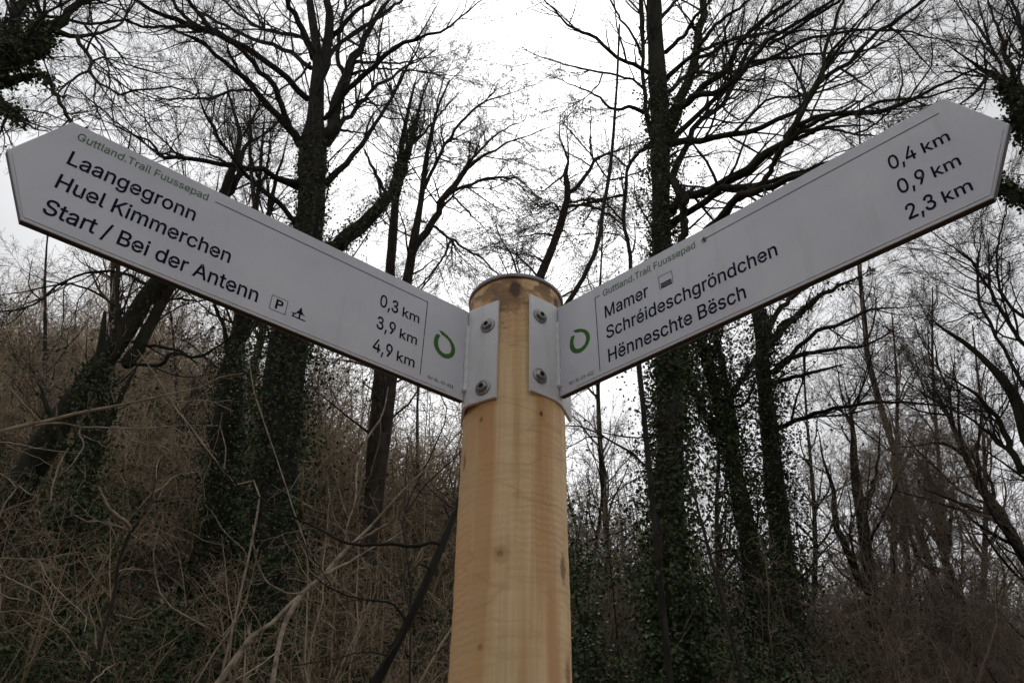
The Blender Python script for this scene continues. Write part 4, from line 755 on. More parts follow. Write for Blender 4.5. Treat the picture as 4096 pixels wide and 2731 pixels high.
# leaning mossy trunk, low left to behind the left board
Y = 12.0
h_ = lambda pts, p=0.0, q=0.0: tr('h', pts, Y + p, Y + q)
tD = np.concatenate([h_([(200, 1500, 170), (320, 1300, 160), (450, 1130, 150), (570, 950, 140), (700, 780, 120), (800, 640, 110), (880, 490, 104), (960, 400, 100)]), tr('b', [(640, 1440, 78), (690, 1340, 66), (740, 1200, 52), (772, 1120, 44), (800, 950, 32), (780, 850, 26), (735, 700, 15), (700, 560, 8)], Y)])
limbsD = [tr('a', [(2070, 1500, 26), (1760, 1430, 22), (1560, 1400, 20), (1430, 1370, 18), (1300, 1280, 16), (1180, 1190, 14), (1040, 1100, 14), (940, 990, 14), (850, 930, 14), (700, 800, 9)], 12, 8), h_([(760, 900, 84), (830, 800, 80), (880, 700, 70), (955, 570, 62), (930, 500, 52), (1000, 390, 44), (1090, 280, 28)], 0, .3), np.concatenate([h_([(955, 570, 60)], .2), tr('b', [(720, 1360, 44), (800, 1130, 36), (860, 1000, 28), (880, 850, 20), (935, 730, 10)], Y + .3)]),
 h_([(790, 905, 18), (960, 910, 24), (1010, 840, 22), (1100, 850, 18), (1200, 860, 16), (1330, 775, 10)], 0, -.8), h_([(820, 780, 22), (960, 800, 20), (1080, 830, 18), (1140, 870, 12)], .1, -.5), h_([(560, 960, 30), (640, 880, 26), (720, 790, 26), (712, 640, 26), (704, 480, 26), (696, 300, 24), (690, 120, 16)], -1, -1.2), h_([(800, 660, 20), (640, 520, 14), (420, 430, 12), (160, 470, 8)], 0, -.6), h_([(900, 440, 20), (680, 350, 18), (420, 390, 14), (180, 560, 12), (-40, 600, 8)], 0, -1),
 tr('b', [(745, 1190, 24), (680, 1120, 20), (600, 1080, 14), (560, 1000, 8)], Y), tr('b', [(790, 1000, 18), (850, 900, 14), (960, 780, 9)], Y + .2)]
build_tree('leaning_tree', 'mossy leaning trunk rising to the right under the left fingerboard', to_ground(tD, -.6), limbsD, 14, 'bark_moss', dens=(2.6, 3.4, 3.0), ivy=(500, .08, .1, .6), lens=(.36, .42, .45), wig=.19)

# forked trunk next to it, thin stems above the board
Y = 15.0
tC = np.concatenate([tr('p', [(860, 2731, 150), (880, 2200, 140), (900, 1850, 130)], Y), tr('h', [(1385, 1000, 150), (1400, 880, 120), (1425, 700, 85), (1445, 590, 75)], Y), tr('b', [(910, 1480, 36), (930, 1300, 30), (945, 1150, 24), (960, 950, 16), (975, 800, 8)], Y)])
limbsC = [np.concatenate([tr('h', [(1400, 860, 90), (1460, 700, 80), (1530, 540, 70)], Y), tr('b', [(1010, 1500, 40), (1030, 1350, 30), (1070, 1180, 20), (1120, 1000, 10)], Y + .4)]), tr('h', [(1370, 860, 40), (1340, 700, 26), (1300, 600, 20), (1270, 520, 18), (1230, 380, 10)], Y, Y - .5), tr('b', [(925, 1330, 22), (985, 1200, 20), (1005, 1050, 16), (1010, 930, 8)], Y, Y + .6), tr('b', [(935, 1250, 20), (870, 1080, 18), (880, 950, 12), (850, 800, 6)], Y, Y - .6), tr('h', [(1500, 640, 30), (1600, 520, 22), (1700, 420, 12)], Y, Y + .5), tr('h', [(1420, 780, 34), (1560, 640, 26), (1640, 520, 14)], Y, Y + .5)]
build_tree('forked_tree', 'forked trunk in ivy standing left of the thick beech trunk', to_ground(tC), limbsC, 15, 'bark_moss', dens=(3.0, 3.6, 3.0), ivy=(13000, .40, .0, .60), lens=(.34, .42, .45))

# ivy column at the far left
tX = tr('p', [(190, 2800, 120), (240, 2450, 110), (300, 2150, 100), (350, 1850, 80), (385, 1600, 60), (400, 1420, 36), (420, 1250, 14)], 11.0)
build_tree('ivy_clad_tree', 'ivy-smothered trunk low at the left edge in front of the leaning trunk', to_ground(tX), [tr('p', [(330, 1900, 40), (240, 1750, 30), (180, 1600, 18)], 11, 10.6), tr('p', [(360, 1780, 36), (450, 1650, 26), (520, 1520, 14)], 11, 11.3)], 22, 'bark_moss', dens=(3.2, 3.4, 0), ivy=[(11000, .42, .0, .62), (2500, .2, .6, .9)], lens=(.36, .42, .45), lcap=(1.4, .9, .4))

# slender bare stems left of the post
Y = 15.5
tE = tr('p', [(1470, 2300, 60), (1490, 1850, 54), (1515, 1550, 50), (1545, 1250, 43), (1561, 1086, 40), (1584, 765, 30), (1599, 650, 24), (1625, 480, 16), (1660, 330, 8)], Y)
limbsE = [tr('c', [(110, 1000, 30), (190, 760, 26), (210, 640, 20), (260, 480, 10)], Y, Y + .3), tr('c', [(100, 1080, 20), (30, 960, 20), (-40, 820, 12)], Y, Y - .3), tr('c', [(190, 760, 14), (270, 680, 12), (390, 540, 8)], Y, Y - .3)]
build_tree('slender_tree', 'slender bare stem nearest the left fingerboard beside the forking stem', to_ground(tE), limbsE, 16, 'bark_brown', dens=(3.0, 3.4, 3.0), auto=(10, .55, 2.2, 38, .04), ivy=(700, .06, .0, .5), lens=(.4, .42, .45), leaf=200)
tE2 = tr('c', [(60, 2200, 64), (110, 1800, 58), (150, 1600, 54), (172, 1450, 51), (192, 1320, 48), (240, 1050, 31), (265, 850, 26), (290, 720, 20), (330, 560, 14), (390, 420, 7)], Y - 1)
limbsE2 = [tr('c', [(195, 1310, 46), (240, 1250, 42), (300, 1170, 38), (370, 1030, 34), (470, 880, 26), (540, 840, 18), (600, 800, 14), (700, 750, 10), (820, 700, 6)], Y - 1, Y - 2), tr('c', [(300, 1180, 16), (400, 1250, 14), (500, 1320, 12), (560, 1350, 10), (640, 1430, 8)], Y - 1, Y - 2), tr('c', [(400, 1255, 12), (340, 1370, 10), (230, 1500, 8)], Y - 1.4, Y - 2), tr('c', [(375, 1025, 18), (560, 940, 16), (700, 930, 12), (760, 940, 8), (860, 1050, 5)], Y - 1, Y - 2), tr('c', [(465, 885, 16), (500, 840, 14), (640, 700, 10), (760, 640, 5)], Y - 1.2, Y - 1), tr('c', [(250, 1000, 20), (330, 820, 18), (450, 640, 14), (560, 540, 10), (700, 490, 5)], Y - 1, Y - 1.8), tr('c', [(410, 1030, 12), (480, 1100, 9), (540, 1160, 5)], Y - 1.1, Y - 1.2)]
build_tree('slender_tree', 'slender stem forking just above the left fingerboard near the post', to_ground(tE2), limbsE2, 17, 'bark_brown', dens=(3.2, 3.5, 0), auto=(5, .6, 1.8, 38, .04), lens=(.42, .42, .45), leaf=1300, leaf_size=.07, lcap=(2.2, 1.2, .6), fill=True, spr=1.05)

# slanting stem right above the post
Y = 14.0
tF = tr('c', [(700, 1900, 56), (790, 1640, 50), (862, 1450, 45), (930, 1290, 42), (980, 1140, 38), (1010, 1010, 34), (995, 920, 26), (1010, 830, 12), (965, 720, 8), (970, 600, 4)], Y)
limbsF = [tr('c', [(1010, 1010, 26), (1080, 950, 22), (1150, 845, 17), (1260, 790, 10), (1400, 740, 5)], Y, Y - .6), tr('c', [(1000, 1060, 14), (1110, 1045, 12), (1200, 1040, 10), (1320, 1010, 6)], Y, Y + .4), tr('c', [(990, 915, 12), (930, 960, 10), (870, 1000, 6), (780, 980, 3)], Y, Y - .6), tr('c', [(1010, 1080, 16), (1100, 1070, 15), (1200, 1110, 14), (1290, 1170, 10), (1320, 1230, 6)], Y, Y - .8), tr('c', [(985, 1130, 10), (930, 1060, 10), (860, 1080, 8), (780, 1010, 4)], Y, Y - .8), tr('c', [(950, 1240, 12), (880, 1220, 9), (760, 1240, 5)], Y, Y - .5), tr('c', [(900, 1370, 10), (830, 1340, 8), (750, 1320, 4)], Y, Y + .3)]
build_tree('slanting_tree', 'bare stem slanting up just above the post cap', to_ground(tF, -.5), limbsF, 18, 'bark_brown', dens=(3.2, 3.5, 0), leaf=2200, leaf_size=.07, lens=(.46, .44, .45), lcap=(2.4, 1.3, .6), flat=.1, fill=True, spr=1.05)
Y = 9.0
tN = tr('d', [(520, 1900, 30), (505, 1700, 27), (498, 1560, 24), (462, 1400, 24), (470, 1250, 22), (480, 1130, 22), (490, 1040, 20), (560, 955, 13), (640, 880, 6)], Y)
limbsN = [tr('d', [(462, 1395, 14), (380, 1300, 12), (330, 1270, 11), (240, 1270, 8), (60, 1310, 4)], Y, Y - .4), tr('d', [(475, 1220, 14), (380, 1245, 12), (280, 1270, 11), (120, 1290, 9), (20, 1300, 6)], Y, Y + .4), tr('d', [(490, 1050, 14), (440, 1010, 11), (380, 970, 10), (300, 985, 7)], Y, Y - .3), tr('d', [(495, 1530, 10), (420, 1470, 9), (250, 1465, 7), (60, 1490, 4)], Y, Y + .2)]
build_tree('slender_tree', 'thin crooked stem between the long straight sapling and the ivy-clad trunk', to_ground(tN), limbsN, 19, 'bark', dens=(3.2, 3.5, 0), leaf=700, leaf_size=.05, lens=(.5, .44, .45), lcap=(1.3, .8, .4), fill=True, spr=1.05)

# ivy-smothered trees right of the straight trunk
Y = 13.0
tH = np.concatenate([tr('f', [(960, 1568, 120), (925, 1300, 110), (880, 1000, 90), (840, 800, 80), (800, 600, 66), (750, 380, 56), (700, 200, 50), (660, 60, 42)], Y), tr('p', [(2760, 1250, 30), (2700, 1050, 16), (2650, 900, 8)], Y)])
limbsH = [tr('f', [(800, 620, 50), (800, 420, 44), (770, 260, 36), (740, 100, 28), (720, -60, 18)], Y, Y + .5), tr('f', [(780, 520, 40), (700, 430, 40), (640, 320, 36), (600, 180, 26), (590, 60, 14)], Y, Y - .5), tr('f', [(790, 330, 26), (850, 220, 26), (910, 140, 26), (990, 60, 20), (1080, -40, 12)], Y, Y + .4), tr('f', [(800, 360, 16), (860, 340, 14), (890, 270, 10)], Y, Y - .4), tr('f', [(870, 1010, 14), (820, 985, 14), (740, 990, 12), (660, 1010, 6)], Y, Y - .6), tr('f', [(860, 930, 12), (800, 1040, 12), (760, 1100, 8)], Y, Y - .8)]
build_tree('ivy_clad_tree', 'forking ivy-smothered tree just right of the straight trunk below the board', to_ground(tH, .3), limbsH, 20, 'bark_moss', dens=(2.4, 3.2, 2.8), ivy=(14000, .40, .0, .86), limb_ivy=[(0, 2000, .2), (1, 2200, .22), (2, 350, .07)], lens=(.36, .42, .45), lcap=(1.6, 1.0, .5), auto=(12, .62, 2.2, 42, .05))
Y = 14.0
tI = np.concatenate([tr('f', [(1060, 1568, 130), (1045, 1300, 120), (1015, 1000, 100), (985, 700, 88), (960, 450, 74), (935, 200, 62), (920, 0, 52)], Y), tr('p', [(3020, 1200, 40), (3000, 1050, 26), (2990, 850, 12)], Y)])
limbsI = [tr('g', [(60, 470, 34), (110, 410, 26), (160, 370, 22), (230, 310, 16), (330, 260, 8)], Y, Y - .8), tr('g', [(75, 560, 20), (130, 510, 16), (240, 490, 13), (380, 470, 9), (440, 440, 5)], Y, Y - 2), tr('g', [(85, 560, 16), (200, 440, 14), (290, 400, 12), (390, 355, 9), (460, 350, 5)], Y, Y - 1), tr('g', [(80, 745, 18), (180, 705, 14), (270, 680, 12), (370, 662, 11), (480, 655, 9), (640, 670, 5)], Y, Y - 3), tr('g', [(60, 600, 18), (160, 570, 13), (260, 545, 8)], Y, Y - 1), tr('g', [(45, 430, 20), (120, 330, 16), (220, 260, 9)], Y, Y + .6), tr('g', [(60, 470, 22), (60, 400, 18), (30, 330, 12)], Y, Y + .5)]
build_tree('ivy_clad_tree', 'tall ivy-smothered tree below the middle of the right fingerboard', to_ground(tI), limbsI, 21, 'bark_moss', dens=(2.6, 3.2, 2.8), ivy=(15000, .42, .0, .8), limb_ivy=[(0, 300, .1), (6, 250, .12)], lens=(.36, .42, .45), lcap=(1.8, 1.0, .5), auto=(12, .62, 2.4, 42, .05))
gr = 'bare trees of the right-hand wood'
sp_ = [('broad dark trunk with a side stem in the right-hand wood', [(440, 1620, 54), (400, 1330, 45), (365, 1050, 37), (340, 880, 29), (335, 760, 17), (320, 640, 7)], [[(400, 1330, 29), (290, 1080, 22), (270, 960, 16), (240, 840, 7)], [(362, 1040, 22), (390, 960, 19), (410, 900, 12), (420, 780, 6)]], 16, 3500, .30),
       ('upright thin stem between the two leaning trunks on the right', [(530, 1600, 24), (515, 1350, 22), (510, 1150, 19), (480, 960, 16), (470, 880, 13), (455, 720, 6)], [[(510, 1160, 13), (500, 1020, 10), (470, 900, 6)], [(512, 1250, 10), (560, 1130, 9), (600, 1040, 6), (640, 930, 4)]], 19, 400, .12),
       ('dark trunk leaning left with a forked top near the right edge', [(740, 1600, 37), (690, 1330, 30), (640, 1190, 26), (610, 1060, 20), (590, 960, 14), (570, 820, 7)], [[(650, 1210, 19), (560, 1180, 14), (520, 1080, 10), (500, 950, 5)], [(640, 1180, 14), (650, 1060, 13), (660, 950, 7)]], 17, 900, .14),
       ('long dark trunk slanting in from the right edge', [(960, 1270, 45), (885, 1150, 37), (830, 1050, 33), (760, 950, 27), (700, 830, 20), (640, 690, 13), (590, 600, 6)], [[(830, 1060, 14), (740, 1010, 12), (620, 960, 6)], [(760, 950, 13), (740, 840, 11), (750, 720, 6)], [(700, 830, 12), (620, 790, 9), (520, 800, 4)]], 12, 500, .1)]
for i, (lb, tk, lm, Yq, iv, spd) in enumerate(sp_):
    tt = tr('g', tk, Yq); build_tree('bare_tree', lb, to_ground(tt, .3), [tr('g', q, Yq, Yq - .5) for q in lm], 30 + i, 'bark_moss' if iv > 1000 else 'bark', group=gr, dens=(3.4, 3.4, 0), auto=(26, .2, 3.0, 45, .06), ivy=(iv, spd, 0, .6), lens=(.42, .44, .45), up=.06, lcap=(2.0, 1.1, .5), fill=i != 0, spr=.9, tw='twig_hazy')
# tree outside the right edge, its dense limbs in the frame
Y = 8.5
tt = tr('g', [(1030, 1250, 60), (960, 900, 50), (900, 760, 45), (860, 640, 37), (800, 560, 23), (720, 480, 17), (660, 440, 12), (600, 400, 5)], Y)
limbsJ = [tr('g', [(880, 880, 23), (830, 760, 19), (790, 690, 15), (720, 620, 10), (640, 570, 4)], Y, Y - .5), tr('g', [(950, 1000, 25), (880, 860, 20), (800, 780, 13), (700, 700, 7), (600, 650, 4)], Y, Y + .5), tr('g', [(930, 520, 15), (840, 400, 13), (780, 300, 11), (720, 200, 8), (640, 140, 4), (560, 80, 4)], Y, Y - .4), tr('g', [(900, 620, 13), (760, 360, 10), (740, 230, 8), (750, 120, 4)], Y, Y + .8), tr('g', [(960, 420, 12), (830, 330, 10), (800, 180, 7), (830, 40, 4)], Y, Y)]
build_tree('overhanging_tree', 'dark tree at the right edge, its dense twigs hanging over the board tip', to_ground(tt, .8), limbsJ, 36, 'bark_moss', dens=(4.2, 4.4, 3.4), lens=(.42, .42, .45), wig=.18, lcap=(1.4, .9, .45), spr=.7, fill=True)
tJ2 = to_ground(tr('e', [(2140, 2200, 190), (2080, 1700, 180), (2000, 1150, 170), (1930, 860, 130), (1880, 560, 100), (1850, 200, 70), (1830, -200, 40), (1820, -600, 12)], Y - 1.2), .3)
limbsJ2 = [tr('e', [(2000, 1120, 120), (1800, 960, 115), (1735, 870, 110), (1690, 760, 90), (1600, 610, 60), (1490, 515, 42), (1380, 440, 20), (1250, 350, 9)], Y - 1.2, Y - 1.6), tr('e', [(1490, 520, 40), (1440, 590, 24), (1380, 660, 18), (1290, 725, 10)], Y - 1.6, Y - 1.9), tr('e', [(2040, 1500, 90), (1900, 1430, 80), (1735, 1380, 80), (1620, 1320, 70), (1540, 1305, 26), (1450, 1360, 8)], Y - 1.2, Y - 1.4), tr('e', [(1920, 860, 60), (1735, 700, 50), (1690, 560, 42), (1620, 420, 34), (1560, 260, 24), (1520, 120, 16), (1480, -40, 8)], Y - 1.2, Y - 1.5), tr('e', [(1870, 520, 60), (1780, 420, 50), (1720, 250, 34), (1690, 120, 26), (1640, -40, 14)], Y - 1.2, Y - 1.4), tr('e', [(1900, 740, 34), (1740, 640, 26), (1600, 520, 20), (1500, 320, 16), (1400, 160, 12), (1300, 20, 6)], Y - 1.2, Y - .4)]
build_tree('ivy_clad_tree', 'ivy-covered limbs reaching in at the right edge beside the board tip', tJ2, limbsJ2, 37, 'bark_moss', dens=(3.4, 3.8, 0), limb_ivy=[(0, 1500, .07, .6), (2, 1200, .07, .7), (3, 120, .04, .5), (4, 200, .05, .6)], ivy=(3500, .12, 0, .7), lens=(.42, .42, .45), wig=.18, lcap=(1.4, .9, .45), spr=.65)
# far thin stems showing through elsewhere
far = [('thin far stem seen under the tip of the left fingerboard', (130, 1900), (210, 900), 18, 22), ('faint far tree above the middle of the left fingerboard', (1040, 1300), (1010, 350), 20, 26), ('faint far tree showing left of the straight ivy-clad trunk', (2420, 2300), (2400, 900), 20, 24), ('thin far tree rising between the two ivy-smothered trees', (2900, 2500), (2860, 1500), 20, 22),
       ('faint far tree between the overhanging tree and the dark leaning trunk', (3600, 2500), (3560, 1250), 24, 26), ('thin far tree close to the lower right corner', (3950, 2600), (3900, 1300), 18, 24), ('faint far tree below the right fingerboard, right of the tall ivy-smothered tree', (3250, 2600), (3230, 1400), 20, 22), ('faint far tree below the figures of the right fingerboard', (3780, 2600), (3740, 1150), 19, 24), ('faint far tree behind the twigs at the upper left', (420, 1500), (520, 520), 21, 20), ('faint far tree high behind the sweeping limbs at the upper right', (3480, 1500), (3420, 420), 22, 18), ('thin far tree seen right beside the post', (2360, 2600), (2400, 1800), 18, 20),
       ('faint far stem left of the forked trunk low on the slope', (700, 2500), (690, 1250), 20, 22), ('faint far stem behind the pale broken sapling', (1250, 2600), (1290, 1500), 21, 22), ('faint far tree under the left fingerboard beside the slender stems', (1640, 2500), (1700, 1350), 20, 22)]
for i, (lb, p0, p1, Yq, w_) in enumerate(far):
    q = [(p0[0] + (p1[0] - p0[0]) * s + 18 * math.sin(i + 5 * s), p0[1] + (p1[1] - p0[1]) * s, w_ * (1 - s) + 5) for s in np.linspace(0, 1, 6)]
    build_tree('bare_tree', lb, to_ground(tr('p', q, Yq)), [], 50 + i, 'bark', group='faint bare trees far behind', dens=(2.3, 2.4, 0), auto=(26, .12, 3.0, 40, .07), lens=(.42, .44, .45), lcap=(2.2, 1.2, .6), tip=.0036, leaf=150 if i == 2 else 0, spr=.8 if p0[0] < 2200 else 1.0, tw='twig_hazy')

def evergreen(label, px, ytop, Yq, wid, seed, nl):
    rg = np.random.default_rng(seed); c = W(px, 2700, Yq); gz = float(ground(c[0], c[1])); top = W(px, ytop, Yq)[2]; base = np.array([c[0], c[1], gz]); hgt = top - gz
    root = thing('evergreen_bush', label, 'bush', base)
    P0, R0 = [], []
    for q in range(9):
        d = norm(np.array([rg.normal() * .25, rg.normal() * .25, 1.0])); p = base + [rg.normal() * .15, rg.normal() * .15, -.15]; pts = [p]
        for z in range(11): pts.append(pts[-1] + d * hgt * rg.uniform(.75, 1.02) / 11); d = norm(d + rg.normal(size=3) * .10)
        P0.append(pts); R0.append(np.linspace(.022, .005, 12))
    P0, R0 = np.array(P0), np.array(R0)
    P1, R1 = grow(rg, P0, R0, 3.0, .3, 58, 7, .16, .03, .012, .004, tmin=.1, lmin=wid * .4, lcap=wid)
    V, F = join([tubes(P0, R0, 7), tubes(P1, R1, 4)]); make_mesh('stems', V, F, M['bark_moss'], root, base, smooth=True)
    cl = np.concatenate([P1[:, q] for q in (2, 3, 4, 5, 6)] + [P0[:, q] for q in (4, 6, 8, 10, 11)]); cl = cl[rg.random(len(cl)) < .8]
    C = cl[rg.integers(0, len(cl), nl)] + rg.normal(size=(nl, 3)) * .11
    V, F = leaves(rg, C, .058, norm(C - (base + [0, 0, hgt * .5])), .4); o = make_mesh('foliage', V, [F], M['ivy'], root, base); o['kind'] = 'stuff'
evergreen('dense dark evergreen bush between the post and the straight ivy-clad trunk', 2440, 1990, 10.2, .75, 81, 15000)
evergreen('low evergreen bush right against the foot of the straight ivy-clad trunk', 2800, 2420, 10.6, .55, 82, 6000)
evergreen('evergreen bush low in the thicket between the two trunks left of the post', 800, 2250, 12.0, .6, 84, 9000)

# ------------------------------------------------------------------ near saplings and branches in front of the slope
def sapling(name, label, stem, shoots, seed, mt, Y0=None, cat='sapling', dens=(3.0, 4.0), lens=(.45, .45), tip=.0014, grounded=True, leaf=0, wig=.2, extra=(), stem_mat=None):
    rg = np.random.default_rng(seed)
    stem = to_ground(stem) if grounded else stem
    base = np.array([stem[0][0], stem[0][1], float(ground(stem[0][0], stem[0][1]))])
    root = thing(name, label, cat, base)
    S = resample(stem, 44); S[:, :3] += rg.normal(size=(44, 3)) * S[:, 3:4] * .12
    V, F = tubes(S[None, :, :3], (S[:, 3] * (1 + .06 * np.sin(np.arange(44) * 2.1)))[None], 10); make_mesh('stem', V, [F], M[stem_mat or mt], root, base, smooth=True)
    A = []
    for q in extra:
        q = resample(q, 30); V, F = tubes(q[None, :, :3], q[None, :, 3], 9); make_mesh('stem', V, [F], M[mt], root, base, smooth=True)
    for q in shoots:
        q = resample(q, 22); q[1:-1, :3] += rg.normal(size=(20, 3)) * q[1:-1, 3:4] * .35; A.append(q)
        V, F = tubes(q[None, :, :3], np.maximum(q[None, :, 3], tip), 6); make_mesh('side_shoot', V, [F], M[mt], root, base, smooth=True)
    parts = []; tips = []
    for P0, R0, tm in ([(np.stack([q[:, :3] for q in A]), np.stack([q[:, 3] for q in A]), .1)] if A else []) + [(S[None, :, :3], S[None, :, 3], .3)]:
        P1, R1 = grow(rg, P0, R0, dens[0] * (1 if len(P0) > 1 else .5), lens[0] if len(P0) > 1 else .12, 48, 8, wig, .02, .006, tip, tmin=tm, lmin=.12, lcap=.9)
        if len(P1):
            P2, R2 = grow(rg, P1, R1, dens[1], lens[1], 46, 5, wig, .02, .003, tip * .8, lmin=.06, lcap=.4); parts.append(tubes(P1, R1, 4)); tips.append(P1[:, -1])
            if len(P2): parts.append(tubes(P2, R2, 3)); tips.append(P2[:, -1])
    if parts:
        V, F = join(parts); o = make_mesh('twigs', V, F, M[mt], root, base); o['kind'] = 'stuff'
    if leaf:
        tp = np.concatenate(tips); V, F = leaves(rg, tp[rg.integers(0, len(tp), leaf)], .022, None, 1.5); o = make_mesh('withered_leaves', V, [F], M['dead_leaf'], root, base); o['kind'] = 'stuff'
    return root
j_ = lambda pts, Y, Y2=None: tr('j', pts, Y, Y2)
i_ = lambda pts, Y, Y2=None: tr('i', pts, Y, Y2)
h4 = lambda pts, Y, Y2=None: tr('h', pts, Y, Y2)
# dark sapling passing behind the post and up to the top of the picture
YK = 3.0
stK = np.concatenate([j_([(860, 1640, 54), (900, 1560, 52), (1060, 1260, 46), (1150, 1060, 42), (1240, 860, 40), (1320, 640, 34)], YK), tr('p', [(1960, 1680, 24), (2150, 1380, 22), (2290, 1180, 20), (2385, 995, 18), (2417, 797, 15), (2436, 721, 15), (2461, 446, 11), (2474, 200, 9), (2477, 100, 7)], YK)])
shK = [j_([(1240, 862, 18), (1190, 850, 20), (1130, 866, 20), (1050, 868, 19), (900, 856, 16), (770, 862, 14), (640, 800, 12), (540, 750, 11), (430, 700, 9), (260, 600, 8), (180, 560, 7), (110, 470, 6), (0, 350, 5), (-60, 250, 3)], YK, YK - .4), j_([(1050, 1255, 14), (990, 1170, 12), (920, 1150, 11), (830, 1140, 10), (720, 1112, 9), (640, 1070, 8), (570, 1000, 6), (545, 900, 5), (520, 820, 4)], YK, YK - .3), j_([(1310, 660, 12), (1270, 720, 10), (1245, 665, 7), (1210, 660, 5)], YK, YK - .2), j_([(965, 1435, 12), (900, 1410, 10), (800, 1415, 8), (660, 1450, 7), (460, 1480, 5)], YK, YK - .4), j_([(1180, 1000, 11), (1130, 965, 10), (1085, 985, 8), (1070, 1050, 6), (1095, 1090, 4)], YK, YK - .2), j_([(1075, 1230, 12), (1040, 1050, 11), (1060, 880, 10), (1040, 700, 9), (1045, 540, 7), (1060, 350, 4)], YK, YK + .5),
       tr('d', [(370, 1130, 12), (330, 1080, 11), (280, 1000, 10), (160, 860, 9), (80, 765, 6)], YK, YK), tr('d', [(370, 1132, 12), (500, 1100, 11), (620, 1050, 9), (740, 960, 7), (830, 895, 4)], YK, YK - .2), tr('d', [(415, 745, 7), (380, 730, 6), (340, 718, 4)], YK), tr('d', [(415, 742, 7), (460, 720, 6), (520, 690, 4)], YK)]
sapling('dark_sapling', 'dark thin sapling slanting behind the post and on up to the sky', stK, shK, 70, 'bark', dens=(1.5, 2.5))
# pale broken sapling low left of the post
YL = 2.6
stL = j_([(20, 1680, 38), (100, 1560, 34), (210, 1400, 30), (262, 1325, 25), (330, 1285, 20), (400, 1240, 22), (455, 1175, 23), (520, 1110, 26), (620, 1030, 25), (690, 950, 22), (740, 890, 18), (820, 820, 15), (900, 735, 12), (1040, 580, 9), (1180, 450, 8), (1330, 280, 5)], YL, YL + .5)
ex = [j_([(355, 1680, 29), (370, 1560, 27), (385, 1470, 26), (400, 1380, 25), (430, 1270, 26), (470, 1190, 25), (520, 1115, 23)], YL + .05, YL + .22), j_([(262, 1335, 16), (248, 1310, 15), (250, 1285, 16), (262, 1262, 8)], YL + .1, YL + .1)]
shL = [j_([(520, 1110, 12), (455, 1112, 10), (400, 1090, 9), (335, 1045, 9), (290, 950, 8), (275, 880, 7), (268, 760, 4)], YL + .2, YL), j_([(765, 862, 9), (735, 800, 8), (690, 740, 7), (660, 620, 6), (650, 490, 4), (680, 445, 3)], YL + .3, YL + .2), j_([(540, 745, 10), (522, 680, 9), (520, 600, 8), (530, 450, 4)], YL + .3, YL + .1), j_([(600, 1035, 9), (540, 970, 7), (560, 900, 5)], YL + .2, YL), j_([(780, 850, 12), (880, 805, 14), (980, 740, 12), (1020, 665, 6)], YL + .3, YL + .1), j_([(640, 1010, 14), (760, 950, 12), (860, 890, 10), (960, 840, 7), (1040, 790, 4)], YL + .2, YL + .4), j_([(915, 715, 8), (885, 650, 6), (862, 600, 4)], YL + .4, YL + .3), j_([(400, 1400, 8), (300, 1480, 8), (200, 1540, 6), (130, 1570, 4)], YL, YL - .2), j_([(750, 880, 7), (740, 800, 7), (790, 640, 9), (805, 460, 11), (860, 310, 10), (930, 200, 8), (960, 60, 5)], YL + .3, YL + .5)]
sapling('broken_sapling', 'pale forked sapling with a snapped stub leaning towards the post', stL, shL, 71, 'bark_pale_lit', dens=(2.6, 3.5), extra=ex)
# long thin branches coming in from the left edge
YM = 3.2
stM = i_([(-160, 340, 23), (0, 290, 20), (110, 262, 20), (210, 240, 19), (410, 190, 16), (600, 155, 14), (800, 110, 11), (1010, 65, 8), (1060, 38, 6), (1120, 10, 5), (1240, -10, 3)], YM, YM + .2)
shM = [i_([(205, 240, 8), (150, 180, 8), (80, 100, 7), (0, 15, 6), (-60, -40, 5)], YM, YM - .2), i_([(180, 258, 11), (300, 242, 9), (410, 262, 9), (520, 266, 9), (630, 270, 8), (750, 272, 7), (900, 258, 6), (1110, 258, 3)], YM, YM + .3), i_([(410, 268, 6), (405, 300, 6), (425, 355, 7), (385, 430, 6), (330, 490, 5), (280, 500, 3)], YM + .1, YM), i_([(840, 112, 6), (870, 128, 5), (940, 135, 5), (1060, 130, 4), (1190, 185, 3)], YM + .1, YM + .3), i_([(630, 285, 5), (660, 325, 5), (740, 350, 5), (860, 380, 4), (805, 440, 4), (795, 530, 3)], YM + .1, YM)]
M['bark_near_lit'] = mat('lit_near_bark', (0.14, 0.115, 0.085), (0.29, 0.245, 0.18), 20, 0.75, 0.3, spec=0.3)  # sky light on the near shoots put into a paler colour
gz0 = stM[0].copy(); gq = float(ground(gz0[0] - .9, gz0[1])); foot = np.array([[gz0[0] - .95, gz0[1] - .1, gq - .2, .02], [gz0[0] - .85, gz0[1] - .1, gq + .6, .019], [gz0[0] - .45, gz0[1], gz0[2] - .35, .017]])
sapling('arching_sapling', 'long pale thin branch arching in from the left edge below the board', np.concatenate([foot, stM]), shM, 72, 'bark_near_lit', dens=(2.6, 3.0), grounded=False)
YO = 3.4
stO = i_([(1250, 1420, 8), (1130, 1330, 10), (970, 1240, 10), (830, 1150, 10), (810, 1060, 7), (780, 970, 6), (790, 850, 6), (832, 710, 3)], YO, YO - .2)
fo = stO[0].copy(); go = float(ground(fo[0] + .3, fo[1])); stO = np.concatenate([[[fo[0] + .3, fo[1], go - .2, .012], [fo[0] + .25, fo[1], go + .5, .011]], stO])
sapling('kinked_sapling', 'thin kinked pale shoot with a knot low on the left', stO, [i_([(840, 1155, 7), (790, 1195, 6), (700, 1240, 5), (600, 1220, 3)], YO), i_([(970, 1250, 6), (910, 1330, 6), (790, 1410, 5), (700, 1500, 3)], YO, YO + .2), i_([(820, 1140, 11), (828, 1165, 10)], YO)], 73, 'bark_near_lit', grounded=False, dens=(3, 3.5))
YP = 4.2
